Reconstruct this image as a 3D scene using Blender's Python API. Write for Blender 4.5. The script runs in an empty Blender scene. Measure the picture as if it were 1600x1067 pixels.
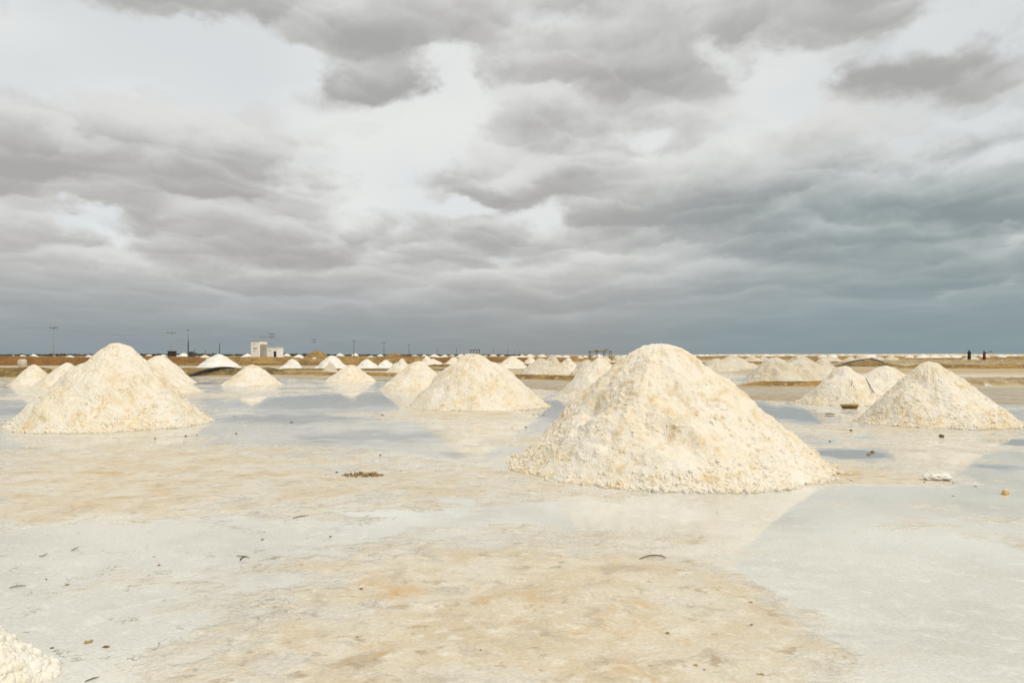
import bpy, bmesh, math, random
import numpy as np
from mathutils import Vector, Matrix, noise as mnoise

# ---------------------------------------------------------------- scene, camera, sky, sun, exposure
SC = bpy.context.scene
COL = SC.collection
R = math.radians
W0, H0, FPX, HZN, CAMH = 1600, 1067, 1200.0, 554.5, 1.6     # photo size, focal length in photo pixels, horizon row, eye height
PITCH = math.atan((HZN - H0 / 2) / FPX)

cam = bpy.data.cameras.new('camera')
cam_ob = bpy.data.objects.new('camera', cam)
COL.objects.link(cam_ob)
cam.sensor_fit = 'HORIZONTAL'
cam.sensor_width = 36.0
cam.lens = 36.0 * FPX / W0
cam.clip_start = 0.05
cam.clip_end = 30000
cam_ob.location = (0, 0, CAMH)
cam_ob.rotation_euler = (math.pi / 2 + PITCH, 0, 0)
SC.camera = cam_ob

SUN_EL, SUN_AZ = R(51), R(138)            # azimuth clockwise from the view direction (+Y): from the right, a little behind
sun = bpy.data.lights.new('sun', 'SUN')
sun.energy = 1.5
sun.angle = R(14)
sun.color = (1.0, 0.92, 0.80)
sun_ob = bpy.data.objects.new('sun', sun)
COL.objects.link(sun_ob)
sdir = Vector((math.cos(SUN_EL) * math.sin(SUN_AZ), math.cos(SUN_EL) * math.cos(SUN_AZ), math.sin(SUN_EL)))
sun_ob.rotation_euler = sdir.to_track_quat('Z', 'Y').to_euler()
sun_ob.location = (0, 0, 60)

SC.view_settings.view_transform = 'Standard'
SC.view_settings.look = 'None'
SC.view_settings.exposure = 0.20
SC.view_settings.gamma = 1.0
SC.view_settings.use_curve_mapping = False
SC.cycles.max_bounces = 6
SC.cycles.diffuse_bounces = 2
SC.cycles.glossy_bounces = 3
SC.cycles.use_denoising = True
SC.cycles.use_adaptive_sampling = True
SC.cycles.adaptive_threshold = 0.025
SC.cycles.adaptive_min_samples = 12


class NT:
    """small helper that writes node graphs as expressions"""
    def __init__(self, tree):
        self.t = tree
        tree.nodes.clear()

    def new(self, typ, **kw):
        n = self.t.nodes.new(typ)
        for k, v in kw.items():
            setattr(n, k, v)
        return n

    def put(self, sock, v):
        if isinstance(v, bpy.types.NodeSocket):
            self.t.links.new(v, sock)
        elif v is not None:
            sock.default_value = v

    def m(self, op, a, b=None, c=None, clamp=False):
        n = self.new('ShaderNodeMath', operation=op, use_clamp=clamp)
        for i, v in enumerate((a, b, c)):
            if v is not None:
                self.put(n.inputs[i], v)
        return n.outputs[0]

    def add(self, a, b): return self.m('ADD', a, b)
    def sub(self, a, b): return self.m('SUBTRACT', a, b)
    def mul(self, a, b): return self.m('MULTIPLY', a, b)
    def div(self, a, b): return self.m('DIVIDE', a, b)

    def v(self, op, a, b=None, scale=None):
        n = self.new('ShaderNodeVectorMath', operation=op)
        self.put(n.inputs[0], a)
        if b is not None:
            self.put(n.inputs[1], b)
        if scale is not None:
            self.put(n.inputs['Scale'], scale)
        return n.outputs['Value'] if op in ('LENGTH', 'DOT_PRODUCT', 'DISTANCE') else n.outputs[0]

    def xyz(self, x=0.0, y=0.0, z=0.0):
        n = self.new('ShaderNodeCombineXYZ')
        for i, q in enumerate((x, y, z)):
            self.put(n.inputs[i], q)
        return n.outputs[0]

    def sep(self, a):
        n = self.new('ShaderNodeSeparateXYZ')
        self.put(n.inputs[0], a)
        return n.outputs

    def mixc(self, f, a, b, blend='MIX'):
        n = self.new('ShaderNodeMix', data_type='RGBA', blend_type=blend, clamp_factor=True)
        self.put(n.inputs[0], f)
        for s, q in ((n.inputs[6], a), (n.inputs[7], b)):
            self.put(s, (*q, 1.0) if isinstance(q, tuple) and len(q) == 3 else q)
        return n.outputs[2]

    def mixf(self, f, a, b):
        n = self.new('ShaderNodeMix', data_type='FLOAT', clamp_factor=True)
        for s, q in ((n.inputs[0], f), (n.inputs[2], a), (n.inputs[3], b)):
            self.put(s, q)
        return n.outputs[0]

    def ss(self, x, lo, hi, a=0.0, b=1.0):
        n = self.new('ShaderNodeMapRange', interpolation_type='SMOOTHSTEP')
        for i, q in enumerate((x, lo, hi, a, b)):
            self.put(n.inputs[i], q)
        return n.outputs[0]

    def lin(self, x, lo, hi, a=0.0, b=1.0):
        n = self.new('ShaderNodeMapRange', clamp=True)
        for i, q in enumerate((x, lo, hi, a, b)):
            self.put(n.inputs[i], q)
        return n.outputs[0]

    def noise(self, vec, scale=1.0, detail=4.0, rough=0.5, lac=2.0, dist=0.0, dims='3D', out=0, w=None):
        n = self.new('ShaderNodeTexNoise', noise_dimensions=dims)
        self.put(n.inputs['Vector'], vec)
        if w is not None:
            self.put(n.inputs['W'], w)
        for k, q in (('Scale', scale), ('Detail', detail), ('Roughness', rough), ('Lacunarity', lac), ('Distortion', dist)):
            self.put(n.inputs[k], q)
        return n.outputs[out]

    def voro(self, vec, scale=1.0, feature='F1', rnd=1.0, out=0, smooth=None):
        n = self.new('ShaderNodeTexVoronoi', feature=feature)
        self.put(n.inputs['Vector'], vec)
        self.put(n.inputs['Scale'], scale)
        self.put(n.inputs['Randomness'], rnd)
        if smooth is not None:
            self.put(n.inputs['Smoothness'], smooth)
        return n.outputs[out]


# ---- the sky: clear Nishita air, a thin high veil and a deck of stratocumulus stepped through in ten slices
world = bpy.data.worlds.new('World')
SC.world = world
world.use_nodes = True
world.cycles.sampling_method = 'NONE'
T = NT(world.node_tree)
tc = T.new('ShaderNodeTexCoord')
D = T.v('NORMALIZE', tc.outputs['Generated'])
dx, dy, dz = T.sep(D)
zc = T.add(T.m('MAXIMUM', dz, 0.0), 0.014)
az = T.m('ARCTAN2', dx, dy)
el = T.m('ARCSINE', dz)

# where the deck is thicker (+) or torn open (-): azimuth and elevation of the cloud masses seen, their half-widths
def azel(x, y):
    a = math.atan((x - 800) / FPX)
    return a, math.atan((HZN - y) / FPX * math.cos(a))
BLOBS = [  # x, y, half-width, half-height in photo pixels, amount
    (190, 90, 220, 66, -.28), (430, 95, 140, 45, -.26), (680, 110, 40, 60, -.28), (685, 200, 50, 60, -.24), (620, 270, 70, 50, -.30),
    (600, 335, 80, 26, -.20), (740, 312, 90, 20, -.24), (870, 330, 50, 20, -.16), (1000, 240, 34, 26, -.20), (1240, 130, 65, 60, -.32),
    (1120, 60, 36, 60, -.20), (1510, 30, 110, 40, -.24), (112, 215, 26, 40, -.16), (115, 345, 65, 20, -.28), (560, 225, 60, 14, -.06),
    (555, 50, 150, 42, .32), (760, 12, 130, 34, .22), (240, 2, 100, 18, .24),
    (860, 120, 130, 45, .18), (990, 150, 140, 50, .22), (860, 200, 90, 26, .16), (850, 280, 140, 26, .22),
    (540, 140, 120, 24, .24), (310, 165, 90, 26, .16), (165, 190, 45, 26, .12), (350, 245, 200, 45, .20), (40, 165, 60, 24, .12),
    (40, 258, 110, 36, .22), (20, 325, 60, 20, .14), (350, 322, 220, 26, .16), (450, 388, 170, 24, .18), (785, 355, 50, 18, .20),
    (1275, 22, 115, 42, .30), (1430, 125, 130, 36, .20), (1100, 345, 190, 40, .20), (1500, 300, 170, 40, .26), (1310, 235, 180, 30, .08), (1200, 390, 200, 20, .10),
]
ragged = T.noise(T.xyz(T.mul(az, 1.0), T.mul(el, 1.5), dy), 5.5, 5.0, 0.60, out=1)
rgx, rgy, rgz = T.sep(T.v('SUBTRACT', ragged, (0.5, 0.5, 0.5)))
az_r = T.m('MULTIPLY_ADD', rgx, 0.20, az)
rgy = T.mul(rgy, 0.13)

BASES = [  # grey undersides (-) and lighter shoulders (+) of those masses
    (560, 62, 130, 24, -.14), (900, 172, 170, 26, -.26), (850, 292, 150, 18, -.22), (1110, 352, 190, 26, -.26), (1500, 318, 190, 26, -.26), (440, 396, 170, 16, -.20), (330, 338, 210, 16, -.20),
    (50, 272, 100, 18, -.22), (330, 268, 190, 18, -.14), (1430, 142, 120, 20, -.16), (1280, 40, 110, 22, -.12), (200, 430, 220, 12, -.10), (1250, 400, 220, 14, -.14),
    (880, 85, 190, 26, .30), (860, 244, 150, 18, .30), (1060, 285, 160, 24, .26), (1330, 190, 220, 28, .22), (300, 205, 150, 20, .16), (500, 345, 150, 16, .18), (300, 405, 260, 12, .18), (950, 395, 220, 16, .20), (1460, 370, 180, 16, .16),
]
def cover(blobs, e_):
    c = None
    P = T.xyz(az_r, T.add(e_, rgy), 0.0)
    for (bx_, by_, bw, bh, am) in blobs:
        a0, e0 = azel(bx_, by_)
        n = T.new('ShaderNodeVectorMath', operation='MULTIPLY_ADD')
        T.put(n.inputs[0], P)
        n.inputs[1].default_value = (FPX / bw, FPX / bh, 0.0)
        n.inputs[2].default_value = (-a0 * FPX / bw, -e0 * FPX / bh, 0.0)
        g = T.m('POWER', 1 / math.e, T.v('DOT_PRODUCT', n.outputs[0], n.outputs[0]))
        c = T.m('MULTIPLY_ADD', g, am, 0.0 if c is None else c)
    return c

zx = T.add(T.m('MAXIMUM', dz, 0.0), 0.50)
qx = T.mul(T.div(dx, zx), 1.65)
qz = T.mul(dy, 0.9)
warp = T.noise(T.xyz(T.mul(qx, 1.0), T.m('LOGARITHM', zc, math.e), qz), 3.2, 5.0, 0.58, out=1)
wv = T.v('ADD', T.v('SCALE', T.v('SUBTRACT', warp, (0.5, 0.5, 0.5)), scale=0.30), T.xyz(T.mul(rgx, 0.22), T.mul(rgz, 0.30), 0.0))
cov0 = T.add(cover(BLOBS, el), T.ss(el, R(2), R(12), 0.20, 0.0))        # the deck closes up with distance

zz = T.add(T.m('MAXIMUM', dz, 0.0), 0.10)
g = T.mul(T.m('LOGARITHM', zz, math.e), 1.75)
P = T.v('ADD', T.xyz(qx, g, 0.0), wv)
fine = T.noise(T.v('ADD', P, (0.0, 0.0, 2.3)), 2.3, 6.0, 0.55, 2.1)

def puffs(vec, scale, smooth):
    """heaped clumps: how near the middle of one, and how far above its base"""
    n = T.new('ShaderNodeTexVoronoi', voronoi_dimensions='2D', feature='SMOOTH_F1')
    T.put(n.inputs['Vector'], vec)
    n.inputs['Scale'].default_value = scale
    n.inputs['Smoothness'].default_value = smooth
    loc = T.v('SUBTRACT', vec, n.outputs['Position'])
    return n.outputs['Distance'], T.mul(T.sep(loc)[1], scale)
r1, y1 = puffs(P, 1.9, 0.55)
r2, y2 = puffs(T.v('ADD', P, (3.7, 1.3, 0.0)), 4.1, 0.50)
r3, y3 = puffs(T.v('ADD', P, (1.2, 5.9, 0.0)), 9.0, 0.5)

THR = 0.362
d0 = T.m('MULTIPLY_ADD', fine, 0.62, T.add(cov0, 0.38))
d0 = T.m('MULTIPLY_ADD', r1, -0.30, d0)
d0 = T.m('MULTIPLY_ADD', r2, -0.22, d0)
d0 = T.m('MULTIPLY_ADD', r3, -0.10, d0)
opac = T.ss(d0, THR - 0.10, THR + 0.13)
lum = T.m('MULTIPLY_ADD', T.m('SUBTRACT', d0, THR + 0.03, clamp=True), -0.70, T.add(cover(BASES, el), 0.37))
for y_, w_ in ((y1, 0.50), (y2, 0.40), (y3, 0.18)):
    lum = T.m('MULTIPLY_ADD', T.mul(y_, T.ss(el, R(1.5), R(11), 0.45, 1.0)), w_, lum)
lum = T.m('MULTIPLY_ADD', T.sub(fine, 0.5), 0.35, lum)

# grey of the deck: darker and bluer towards the horizon and under the rain to the right
rain = T.mul(T.ss(az, R(2), R(26)), T.ss(el, R(17), R(9)))
tint = T.noise(T.xyz(az, T.mul(el, 1.6), 0.0), 2.6, 2.0, 0.5)
c_dark = T.mixc(rain, (0.35, 0.348, 0.339), (0.225, 0.268, 0.28))
c_dark = T.mixc(T.ss(tint, 0.42, 0.62, 0.0, 0.5), c_dark, T.mixc(rain, (0.375, 0.362, 0.351), (0.21, 0.262, 0.272)))
c_lite = T.mixc(rain, (0.635, 0.635, 0.62), (0.425, 0.465, 0.468))
cloud = T.mixc(T.ss(lum, -0.30, 0.92), c_dark, c_lite)
sky = T.new('ShaderNodeTexSky', sky_type='NISHITA', sun_disc=False, sun_elevation=SUN_EL, sun_rotation=SUN_AZ)
air = T.v('SCALE', sky.outputs[0], scale=0.09)
veil = T.mixc(T.ss(T.noise(T.v('MULTIPLY', D, (2.2, 2.2, 5.0)), 1.0, 3.0, 0.55), 0.35, 0.65, 0.80, 0.97), air, (0.71, 0.72, 0.70))
out = T.mixc(opac, veil, cloud)
low = T.mixc(T.ss(az, R(-30), R(30)), (0.218, 0.262, 0.285), (0.207, 0.272, 0.295))
low = T.mixc(T.m('EXPONENT', T.mul(T.mul(T.add(az, -0.03), T.add(az, -0.03)), -30.0)), low, (0.24, 0.258, 0.265))
out = T.mixc(T.ss(el, R(0.0), R(7.2), 0.90, 0.0), out, low)
out = T.v('SCALE', out, scale=T.ss(el, R(22), R(75), 1.0, 1.35))
bg = T.new('ShaderNodeBackground')
T.put(bg.inputs[0], out)
bg.inputs[1].default_value = 1.0
wo = T.new('ShaderNodeOutputWorld')
T.t.links.new(bg.outputs[0], wo.inputs[0])

# ---------------------------------------------------------------- helpers
CP, SP = math.cos(PITCH), math.sin(PITCH)
def ray(x, y):
    cx, cz = (x - W0 / 2) / FPX, (H0 / 2 - y) / FPX
    return cx, CP - cz * SP, SP + cz * CP
def gnd(x, y, z=0.0):
    """point of the level z that the photograph shows at pixel x, y"""
    a, b, c = ray(x, y)
    t = (z - CAMH) / c
    return Vector((a * t, b * t, z))
def atd(x, y, dist):
    """point at distance dist (along the ground, +Y) that the photograph shows at pixel x, y"""
    a, b, c = ray(x, y)
    t = dist / b
    return Vector((a * t, dist, CAMH + c * t))
def pxm(dist):
    return dist / FPX                      # metres per photo pixel at that distance

def tag(o, label, cat, group=None):
    o['label'] = label
    o['category'] = cat
    if group:
        o['group'] = group
    return o

def link(name, me, mat=None, parent=None, loc=None, kind=None, smooth=True):
    o = bpy.data.objects.new(name, me)
    COL.objects.link(o)
    if mat is not None and me is not None and not me.materials:
        me.materials.append(mat)
    if parent is not None:
        o.parent = parent
    if loc is not None:
        o.location = loc
    if kind:
        o['kind'] = kind
    if smooth and me is not None and len(me.polygons):
        me.polygons.foreach_set('use_smooth', np.ones(len(me.polygons), bool))
    return o

def empty(name, loc, rz=0.0):
    o = bpy.data.objects.new(name, None)
    COL.objects.link(o)
    o.location = loc
    o.rotation_euler.z = rz
    o.empty_display_size = 0.2
    return o

def mesh_np(name, V, F):
    """V (n,3), F (m,k) numpy -> mesh"""
    me = bpy.data.meshes.new(name)
    V = np.asarray(V, np.float32); F = np.asarray(F, np.int32)
    m, k = F.shape
    me.vertices.add(len(V)); me.vertices.foreach_set('co', V.ravel())
    me.loops.add(m * k); me.loops.foreach_set('vertex_index', F.ravel())
    me.polygons.add(m)
    me.polygons.foreach_set('loop_start', np.arange(0, m * k, k, dtype=np.int32))
    me.polygons.foreach_set('loop_total', np.full(m, k, np.int32))
    me.update(calc_edges=True)
    return me

class MB:
    """collects boxes, tubes and lofts and links them as one mesh object"""
    def __init__(self):
        self.v, self.f = [], []
    def box(self, c, s, rz=0.0, taper=1.0):
        n = len(self.v); ca, sa = math.cos(rz), math.sin(rz)
        for dz in (-.5, .5):
            k = taper if dz > 0 else 1.0
            for dx, dy in ((-.5, -.5), (.5, -.5), (.5, .5), (-.5, .5)):
                x, y = dx * s[0] * k, dy * s[1] * k
                self.v.append((c[0] + x * ca - y * sa, c[1] + x * sa + y * ca, c[2] + dz * s[2]))
        self.f += [tuple(n + i for i in q) for q in ((3, 2, 1, 0), (4, 5, 6, 7), (0, 1, 5, 4), (1, 2, 6, 5), (2, 3, 7, 6), (3, 0, 4, 7))]
        return self
    def tube(self, pts, rad, seg=8, cap=True):
        pts = [Vector(p) for p in pts]
        if not isinstance(rad, (list, tuple)):
            rad = [rad] * len(pts)
        n0 = len(self.v)
        for i, p in enumerate(pts):
            d = (pts[min(i + 1, len(pts) - 1)] - pts[max(i - 1, 0)]).normalized()
            up = Vector((0, 0, 1)) if abs(d.z) < .9 else Vector((1, 0, 0))
            a = d.cross(up).normalized(); b = d.cross(a)
            for k in range(seg):
                t = 2 * math.pi * k / seg
                self.v.append(tuple(p + (a * math.cos(t) + b * math.sin(t)) * rad[i]))
        for i in range(len(pts) - 1):
            for k in range(seg):
                a0 = n0 + i * seg + k; a1 = n0 + i * seg + (k + 1) % seg
                self.f.append((a0, a1, a1 + seg, a0 + seg))
        if cap:
            self.f.append(tuple(n0 + k for k in range(seg)))
            self.f.append(tuple(n0 + (len(pts) - 1) * seg + k for k in reversed(range(seg))))
        return self
    def loft(self, rings, cap=True, sq=1.0):
        """rings: (centre, rx, ry) ellipses, horizontal"""
        n0, seg = len(self.v), 14
        for (c, rx, ry) in rings:
            for k in range(seg):
                t = 2 * math.pi * k / seg
                self.v.append((c[0] + rx * math.copysign(abs(math.cos(t)) ** sq, math.cos(t)), c[1] + ry * math.copysign(abs(math.sin(t)) ** sq, math.sin(t)), c[2]))
        for i in range(len(rings) - 1):
            for k in range(seg):
                a0 = n0 + i * seg + k; a1 = n0 + i * seg + (k + 1) % seg
                self.f.append((a0, a1, a1 + seg, a0 + seg))
        if cap:
            self.f.append(tuple(n0 + k for k in reversed(range(seg))))
            self.f.append(tuple(n0 + (len(rings) - 1) * seg + k for k in range(seg)))
        return self
    def build(self, name, mat, parent=None, loc=None, smooth=False, kind=None):
        me = bpy.data.meshes.new(name)
        me.from_pydata(self.v, [], self.f)
        me.update()
        bm = bmesh.new(); bm.from_mesh(me); bmesh.ops.recalc_face_normals(bm, faces=bm.faces); bm.to_mesh(me); bm.free()
        return link(name, me, mat, parent, loc, kind, smooth)

# numpy noise
def _h(ix, iy, iz, seed):
    n = (ix.astype(np.int64) * 374761393 + iy.astype(np.int64) * 668265263 + iz.astype(np.int64) * 2147483647 + seed * 1274126177) & 0xffffffff
    n = ((n ^ (n >> 13)) * 1274126177) & 0xffffffff
    n = ((n ^ (n >> 16)) * 2246822519) & 0xffffffff
    return ((n ^ (n >> 15)) & 0xffffff) / float(0xffffff)
def vnoise(p, seed=0):
    i = np.floor(p); f = p - i
    f = f * f * f * (f * (f * 6 - 15) + 10)
    i = i.astype(np.int64)
    x, y, z = i[:, 0], i[:, 1], i[:, 2]
    def c(a, b, d): return _h(x + a, y + b, z + d, seed)
    fx, fy, fz = f[:, 0], f[:, 1], f[:, 2]
    x00 = c(0, 0, 0) * (1 - fx) + c(1, 0, 0) * fx; x10 = c(0, 1, 0) * (1 - fx) + c(1, 1, 0) * fx
    x01 = c(0, 0, 1) * (1 - fx) + c(1, 0, 1) * fx; x11 = c(0, 1, 1) * (1 - fx) + c(1, 1, 1) * fx
    return ((x00 * (1 - fy) + x10 * fy) * (1 - fz) + (x01 * (1 - fy) + x11 * fy) * fz) * 2 - 1
def fbm(p, octs=4, gain=0.5, seed=0):
    s, a, t = 0.0, 1.0, 0.0
    for k in range(octs):
        s = s + a * vnoise(p * 2.03 ** k + 17.3 * k, seed + k); t += a; a *= gain
    return s / t

# ---------------------------------------------------------------- materials
def mat(name):
    m = bpy.data.materials.new(name)
    m.use_nodes = True
    t = NT(m.node_tree)
    o = t.new('ShaderNodeOutputMaterial')
    b = t.new('ShaderNodeBsdfPrincipled')
    t.t.links.new(b.outputs[0], o.inputs[0])
    return m, t, b
def bump(t, b, h, strength=0.5, dist=0.02):
    n = t.new('ShaderNodeBump')
    n.inputs['Strength'].default_value = strength
    n.inputs['Distance'].default_value = dist
    t.put(n.inputs['Height'], h)
    t.t.links.new(n.outputs[0], b.inputs['Normal'])
def plain(name, col, var=0.25, rough=0.8, scale=6.0, metal=0.0, bmp=0.0):
    m, t, b = mat(name)
    g = t.new('ShaderNodeNewGeometry')
    n = t.noise(g.outputs['Position'], scale, 4.0, 0.6)
    c = t.mixc(t.ss(n, 0.3, 0.7), tuple(q * (1 - var) for q in col), tuple(min(1, q * (1 + var)) for q in col))
    t.put(b.inputs['Base Color'], c)
    b.inputs['Roughness'].default_value = rough
    b.inputs['Metallic'].default_value = metal
    if bmp:
        bump(t, b, n, 0.6, bmp)
    return m

def salt_material(name, white, cream, ochre, amount, lump_scale, bdist, grey=0.0):
    """heaped raw sea salt: cream grains, whiter drained faces, ochre clay in lumps"""
    m, t, b = mat(name)
    g = t.new('ShaderNodeNewGeometry')
    P = g.outputs['Position']
    big = t.noise(P, 0.9, 4.0, 0.55)
    mid = t.noise(P, 5.0, 5.0, 0.62)
    fine = t.noise(P, 26.0, 4.0, 0.6)
    c = t.mixc(t.ss(t.add(t.mul(big, 0.6), t.mul(mid, 0.4)), 0.38, 0.62), white, cream)
    oc = t.mul(t.ss(t.add(t.mul(mid, 0.6), t.add(t.mul(fine, 0.25), t.mul(big, 0.25))), 0.545, 0.68), amount)
    c = t.mixc(oc, c, ochre)
    isl = g.outputs['Random Per Island']
    c = t.mixc(t.ss(isl, 0.86, 1.0, 0.0, 0.45), c, ochre)
    c = t.mixc(t.ss(isl, 0.16, 0.0, 0.0, 0.5), c, white)
    c = t.mixc(t.ss(fine, 0.62, 0.80, 0.0, 0.30), c, tuple(q * 0.72 for q in ochre))
    t.put(b.inputs['Base Color'], c)
    b.inputs['Roughness'].default_value = 0.62
    b.inputs['IOR'].default_value = 1.40
    v = t.voro(t.v('ADD', P, t.v('SCALE', t.noise(P, 8.0, 2.0, out=1), scale=0.05)), lump_scale)
    hgt = t.add(t.mul(v, -0.8), t.add(t.mul(fine, 0.8), t.mul(mid, 1.2)))
    bump(t, b, hgt, 0.65, bdist)
    return m
M_SALT = salt_material('raw_salt', (0.86, 0.80, 0.685), (0.845, 0.74, 0.555), (0.72, 0.535, 0.285), 0.70, 40.0, 0.014)
M_SALT_CORNER = salt_material('fresh_salt', (0.87, 0.84, 0.75), (0.86, 0.81, 0.68), (0.80, 0.70, 0.48), 0.35, 40.0, 0.012)
M_SALT_MID = salt_material('raw_salt_mid', (0.86, 0.80, 0.685), (0.85, 0.75, 0.57), (0.73, 0.545, 0.295), 0.70, 20.0, 0.032)
M_SALT_FAR = salt_material('raw_salt_far', (0.86, 0.81, 0.71), (0.83, 0.73, 0.555), (0.66, 0.50, 0.30), 0.60, 12.0, 0.035)
M_SALT_TAN = salt_material('dusty_salt', (0.72, 0.66, 0.54), (0.67, 0.575, 0.42), (0.55, 0.42, 0.25), 0.55, 12.0, 0.035)
M_SALT_WHITE = salt_material('clean_salt', (0.86, 0.85, 0.81), (0.84, 0.79, 0.69), (0.74, 0.62, 0.42), 0.30, 12.0, 0.03)

# --- the pan: wet salt crust, stained with clay where it stands proud of the brine
def ell(x, y, hw, hh, am):
    c = gnd(x, y); n = gnd(x, y + hh); f = gnd(x, max(y - hh, 562))
    return (c.x, c.y, hw * pxm(c.y), max(0.12, (f.y - n.y) / 2), am)
STAINS = [ell(*q) for q in (
    (1560, 582, 160, 9, .9), (820, 975, 430, 105, .62), (1020, 905, 220, 50, .28), (600, 755, 210, 22, .42), (230, 722, 300, 34, .46), (560, 800, 140, 14, .20), (1345, 747, 100, 11, 1.1), (1180, 945, 30, 40, .35),
    (700, 648, 280, 7, .42), (1380, 668, 230, 8, .40), (880, 690, 160, 11, .34), (90, 790, 190, 30, .42), (1120, 1010, 120, 60, .25), (300, 618, 160, 6, .30), (640, 880, 260, 24, .20),
    (1270, 860, 130, 14, .22), (1440, 724, 160, 8, .22), (480, 700, 130, 9, .25), (1010, 840, 250, 16, .18),
    (1400, 905, 270, 110, -.60), (160, 868, 210, 42, -.50), (290, 824, 220, 16, -.45), (600, 690, 190, 16, -.40), (530, 627, 120, 11, -.75), (1400, 772, 220, 16, -.62),
    (640, 806, 120, 9, -.32), (980, 800, 240, 14, -.40), (150, 1000, 170, 50, -.40), (1310, 712, 80, 8, -.40), (870, 640, 60, 12, -.45), (1235, 650, 50, 12, -.7), (60, 640, 90, 10, -.4), (450, 665, 160, 10, -.3), (1560, 730, 80, 14, -.35))]

DEEP = [ell(*q) for q in ((540, 626, 150, 12, 1.0), (1235, 645, 60, 16, 1.1), (880, 640, 70, 16, 1.0), (1330, 710, 70, 9, 1.0), (590, 682, 200, 16, .62), (430, 655, 190, 10, .55), (60, 640, 100, 12, .6),
    (1580, 690, 60, 8, .8), (1560, 730, 70, 8, .6), (1390, 770, 160, 14, .22), (720, 712, 90, 10, .4), (250, 600, 120, 5, .5), (20, 700, 60, 5, .4))]

def ground_material():
    m, t, b = mat('salt_pan')
    g = t.new('ShaderNodeNewGeometry')
    P = g.outputs['Position']
    px, py, pz = t.sep(P)
    Q = t.xyz(px, py, 0.0)
    n1 = t.noise(Q, 0.33, 4.0, 0.55)
    n2 = t.noise(Q, 1.5, 6.0, 0.62)
    n3 = t.noise(Q, 7.0, 5.0, 0.62)
    n4 = t.noise(Q, 38.0, 4.0, 0.6)
    nw = t.noise(Q, 1.1, 5.0, 0.6, out=1)
    Qw = t.v('ADD', Q, t.v('MULTIPLY', t.v('SUBTRACT', nw, (0.5, 0.5, 0.5)), (1.1, 1.1, 0.0)))
    s = t.m('MULTIPLY_ADD', t.sub(n1, 0.5), 0.9, 0.36)
    s = t.m('MULTIPLY_ADD', t.sub(n2, 0.5), 1.35, s)
    s = t.m('MULTIPLY_ADD', t.sub(n3, 0.5), 0.55, s)
    for (cx, cy, rx, ry, am) in STAINS:
        n = t.new('ShaderNodeVectorMath', operation='MULTIPLY_ADD')
        t.put(n.inputs[0], Qw)
        n.inputs[1].default_value = (1 / rx, 1 / ry, 0.0)
        n.inputs[2].default_value = (-cx / rx, -cy / ry, 0.0)
        s = t.m('MULTIPLY_ADD', t.m('POWER', 1 / math.e, t.v('DOT_PRODUCT', n.outputs[0], n.outputs[0])), am, s)
    # colours
    deep = None
    for (cx, cy, rx, ry, am) in DEEP:
        n = t.new('ShaderNodeVectorMath', operation='MULTIPLY_ADD')
        t.put(n.inputs[0], Qw)
        n.inputs[1].default_value = (1 / rx, 1 / ry, 0.0)
        n.inputs[2].default_value = (-cx / rx, -cy / ry, 0.0)
        q = t.m('POWER', 1 / math.e, t.v('DOT_PRODUCT', n.outputs[0], n.outputs[0]))
        deep = t.m('MULTIPLY_ADD', q, am, 0.0 if deep is None else deep)
    deep = t.ss(t.m('MULTIPLY_ADD', t.sub(n2, 0.5), 0.9, deep), 0.28, 0.62)
    s = t.m('MULTIPLY_ADD', deep, -0.7, s)
    crust = t.ss(s, 0.16, 0.88)
    wetc = t.mixc(t.ss(n1, 0.4, 0.6), (0.63, 0.61, 0.535), (0.745, 0.73, 0.65))
    wetc = t.mixc(t.ss(n3, 0.5, 0.7, 0.0, 0.6), wetc, (0.80, 0.79, 0.72))
    tan = t.mixc(t.ss(n2, 0.40, 0.62), (0.70, 0.615, 0.465), (0.64, 0.525, 0.345))
    tan = t.mixc(t.ss(n3, 0.50, 0.68), tan, (0.75, 0.68, 0.55))
    wetc = t.mixc(t.mul(deep, 0.85), wetc, (0.33, 0.345, 0.34))         # grey mud under standing brine
    c = t.mixc(t.mul(crust, 0.9), wetc, tan)
    mott = t.mul(t.ss(t.noise(t.v('ADD', Qw, (3.0, 17.0, 0.0)), 3.1, 6.0, 0.68), 0.50, 0.68), t.ss(s, 0.18, 0.6))
    c = t.mixc(t.mul(mott, 0.62), c, (0.44, 0.38, 0.285))
    orange = t.mul(t.ss(t.noise(t.v('ADD', Qw, (31.0, 7.0, 0.0)), 1.35, 5.0, 0.65), 0.53, 0.68), t.ss(s, 0.45, 0.95))
    c = t.mixc(t.mul(orange, 0.9), c, (0.62, 0.40, 0.155))
    sand = t.mul(t.ss(t.noise(t.v('ADD', Q, (11.0, 3.0, 0.0)), 5.5, 5.0, 0.7), 0.56, 0.68), t.ss(s, 0.20, 0.62))
    c = t.mixc(t.mul(sand, 0.72), c, (0.40, 0.30, 0.175))
    speck = t.ss(t.noise(Q, 21.0, 3.0, 0.6), 0.69, 0.78)
    c = t.mixc(t.mul(speck, 0.55), c, (0.30, 0.23, 0.14))
    # curled edges of thin flakes
    fl = t.noise(t.v('MULTIPLY', Qw, (1.0, 1.6, 0.0)), 2.6, 4.0, 0.6)
    line = t.mul(t.ss(t.m('ABSOLUTE', t.sub(fl, 0.5)), 0.0, 0.013, 1.0, 0.0), t.ss(t.noise(t.v('ADD', Q, (5.0, 9.0, 0.0)), 2.4, 3.0, 0.6), 0.53, 0.62))
    line = t.mul(t.mul(line, t.ss(px, 0.3, -0.8)), t.ss(s, 0.75, 0.35, 0.25, 1.0))
    c = t.mixc(t.mul(line, 0.62), c, (0.27, 0.22, 0.15))
    grain = t.ss(n4, 0.35, 0.65, 0.93, 1.06)
    c = t.v('SCALE', c, scale=grain)
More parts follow.
